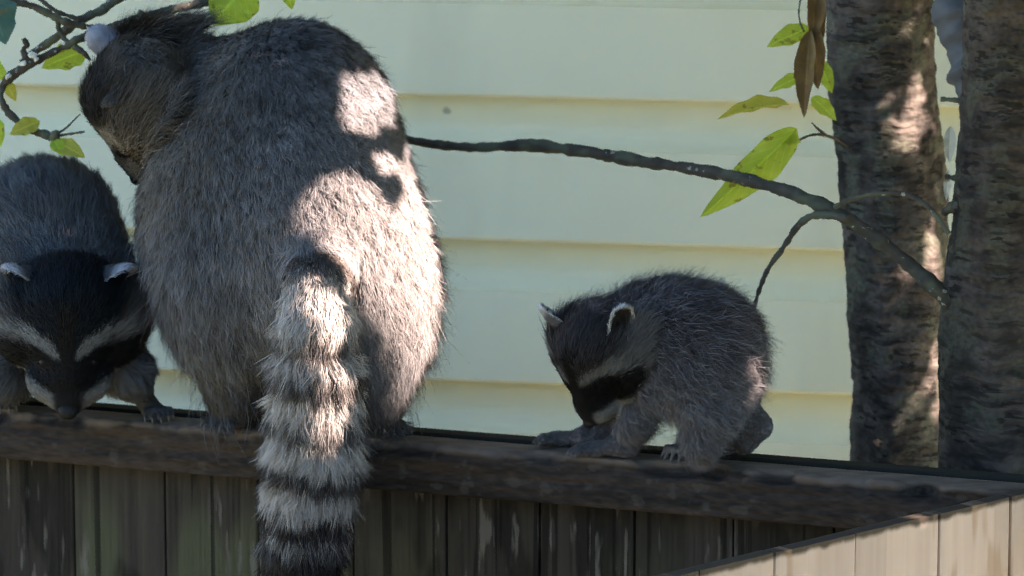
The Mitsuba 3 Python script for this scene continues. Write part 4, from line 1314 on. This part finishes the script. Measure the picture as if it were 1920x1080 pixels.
# small leaves close to the gaps give the light spots their edges
N3 = 26000
pick = rng.integers(0, len(gaps), N3)
off = rng.normal(size=(N3, 2)) * 0.05
u3 = np.stack([gaps @ SA, gaps @ SB], 1)[pick] + off
s3 = rng.uniform(0.020, 0.034, N3)
d3 = rng.uniform(1.1, 1.5, N3)
dg3, _ = gap_tree.query(u3)
keep = np.concatenate([keep, dg3 > s3 * 0.40 + 0.003])
cen = np.vstack([cen, u3[:, :1] * SA + u3[:, 1:] * SB + (c0 + d3)[:, None] * SUN])
size = np.concatenate([size, s3])
# leaves added to plug holes that let sun onto the wall and small raccoon
far = np.array([P(rng.uniform(-100, 2000), rng.uniform(-60, 900), y) for y in (1.12, 0.0) for _ in range(2200)])
far = far[(far[:, 1] > 0.5) | (far[:, 0] > 0.0)]
u4 = np.stack([far @ SA, far @ SB], 1)
s4 = rng.uniform(0.08, 0.11, len(far))
dg4, _ = gap_tree.query(u4)
keep = np.concatenate([keep, dg4 > s4 * 0.36 + 0.01])
cen = np.vstack([cen, u4[:, :1] * SA + u4[:, 1:] * SB + (c0 + rng.uniform(1.3, 2.3, len(far)))[:, None] * SUN])
size = np.concatenate([size, s4])
# nothing of the crown hangs into the picture
cen = cen + SUN[None] * np.maximum(0, (2.55 + rng.uniform(0, 0.5, len(cen)) - cen[:, 2]) / SUN[2])[:, None]
rel = cen - CAM
zz = rel @ FWD
vis = (np.abs(rel[:, 0] / zz) < 960 / FOC * 1.25) & (np.abs((rel @ UP) / zz) < 540 / FOC * 1.3)
keep &= ~vis
cen, size = cen[keep], size[keep]
# limbs that carry the crown, kept clear of its gaps
tops = spline(rows2, 200)
tops = tops[tops[:, 2] > 2.7]
made = 0
cand = cen
for _ in range(400):
    q = cand[rng.integers(len(cand))]
    st = tops[rng.integers(len(tops) // 2)]
    ln = spline([st[:3], st[:3] * 0.5 + q * 0.5 + [0, 0, 0.12], q], 24)
    rl = ln - CAM
    inview = (np.abs(rl[:, 0] / (rl @ FWD)) < 960 / FOC * 1.2) & (np.abs((rl @ UP) / (rl @ FWD)) < 540 / FOC * 1.2)
    if inview.any() or gap_tree.query(np.stack([ln @ SA, ln @ SB], 1))[0].min() < 0.035 or np.linalg.norm(q - st[:3]) > 2.4:
        continue
    obj('limb', tube(ln, np.linspace(0.022, 0.006, 24), 9, 0.002, 60, made), 'mat_twig', tree2, smooth=True)
    made += 1
    if made == 16:
        break
lm, luv = leaf_mesh([-0.5, 0, 0], [0.5, 0, 0], 0.55, np.array([0, 0, 1.0]), 0.2, 0.12, 3, 6)
V = []
for c, s in zip(cen, size):
    a = unit(rng.normal(size=3))
    nrmv = unit(SUN + rng.normal(size=3) * 0.45)
    a = unit(a - nrmv * np.dot(a, nrmv))
    R = np.column_stack([a, np.cross(nrmv, a), nrmv])
    V.append(c + (lm.vertices * s) @ R.T)
nv0 = len(lm.vertices)
cv = np.vstack(V)
cf = np.vstack([lm.faces + k * nv0 for k in range(len(V))])
print('crown leaves', len(V), 'gaps', len(gaps), 'area', area)
scene['mat_crown'] = {'type': 'principledthin', 'base_color': rgb((0.075, 0.11, 0.03)), 'roughness': 0.5, 'diff_trans': 0.5, 'spec_trans': 0.0, 'eta': 1.35}
obj('crown', trimesh.Trimesh(cv, cf, process=False), 'mat_crown', tree2, smooth=False, kind='stuff')

# ------------------------------------------------------------------ unseen leaf screen added behind the camera to block low sky
added_hedge = thing('added_hedge', 'leafy screen added unseen behind the viewpoint to block low sky', 'added_hedge')
rng = np.random.default_rng(77)
NH = 9000
hx, hz = rng.uniform(-9, 9, NH), rng.uniform(0.05, 5.2, NH)
hp_ = np.stack([hx, -9.5 + rng.normal(size=NH) * 0.35 - 0.02 * hx ** 2 * -1, hz + 0.5 * np.sin(hx)], 1)
hs = rng.uniform(0.18, 0.30, NH)
V = []
for c, sz in zip(hp_, hs):
    nrmv = unit(np.array([0, 1, 0.5]) + rng.normal(size=3) * 0.6)
    a = unit(np.cross(nrmv, rng.normal(size=3)))
    V.append(c + (lm.vertices * sz) @ np.column_stack([a, np.cross(nrmv, a), nrmv]).T)
obj('foliage', trimesh.Trimesh(np.vstack(V), np.vstack([lm.faces + k * nv0 for k in range(NH)]), process=False), 'mat_crown', added_hedge, kind='stuff')
for k in range(7):
    x = -7.5 + 2.5 * k
    obj('stem', tube(spline([[x, -9.4, -0.05], [x + 0.1, -9.45, 1.5], [x - 0.05, -9.4, 3.6]], 14), np.linspace(0.06, 0.02, 14), 9), 'mat_twig', added_hedge, smooth=True)
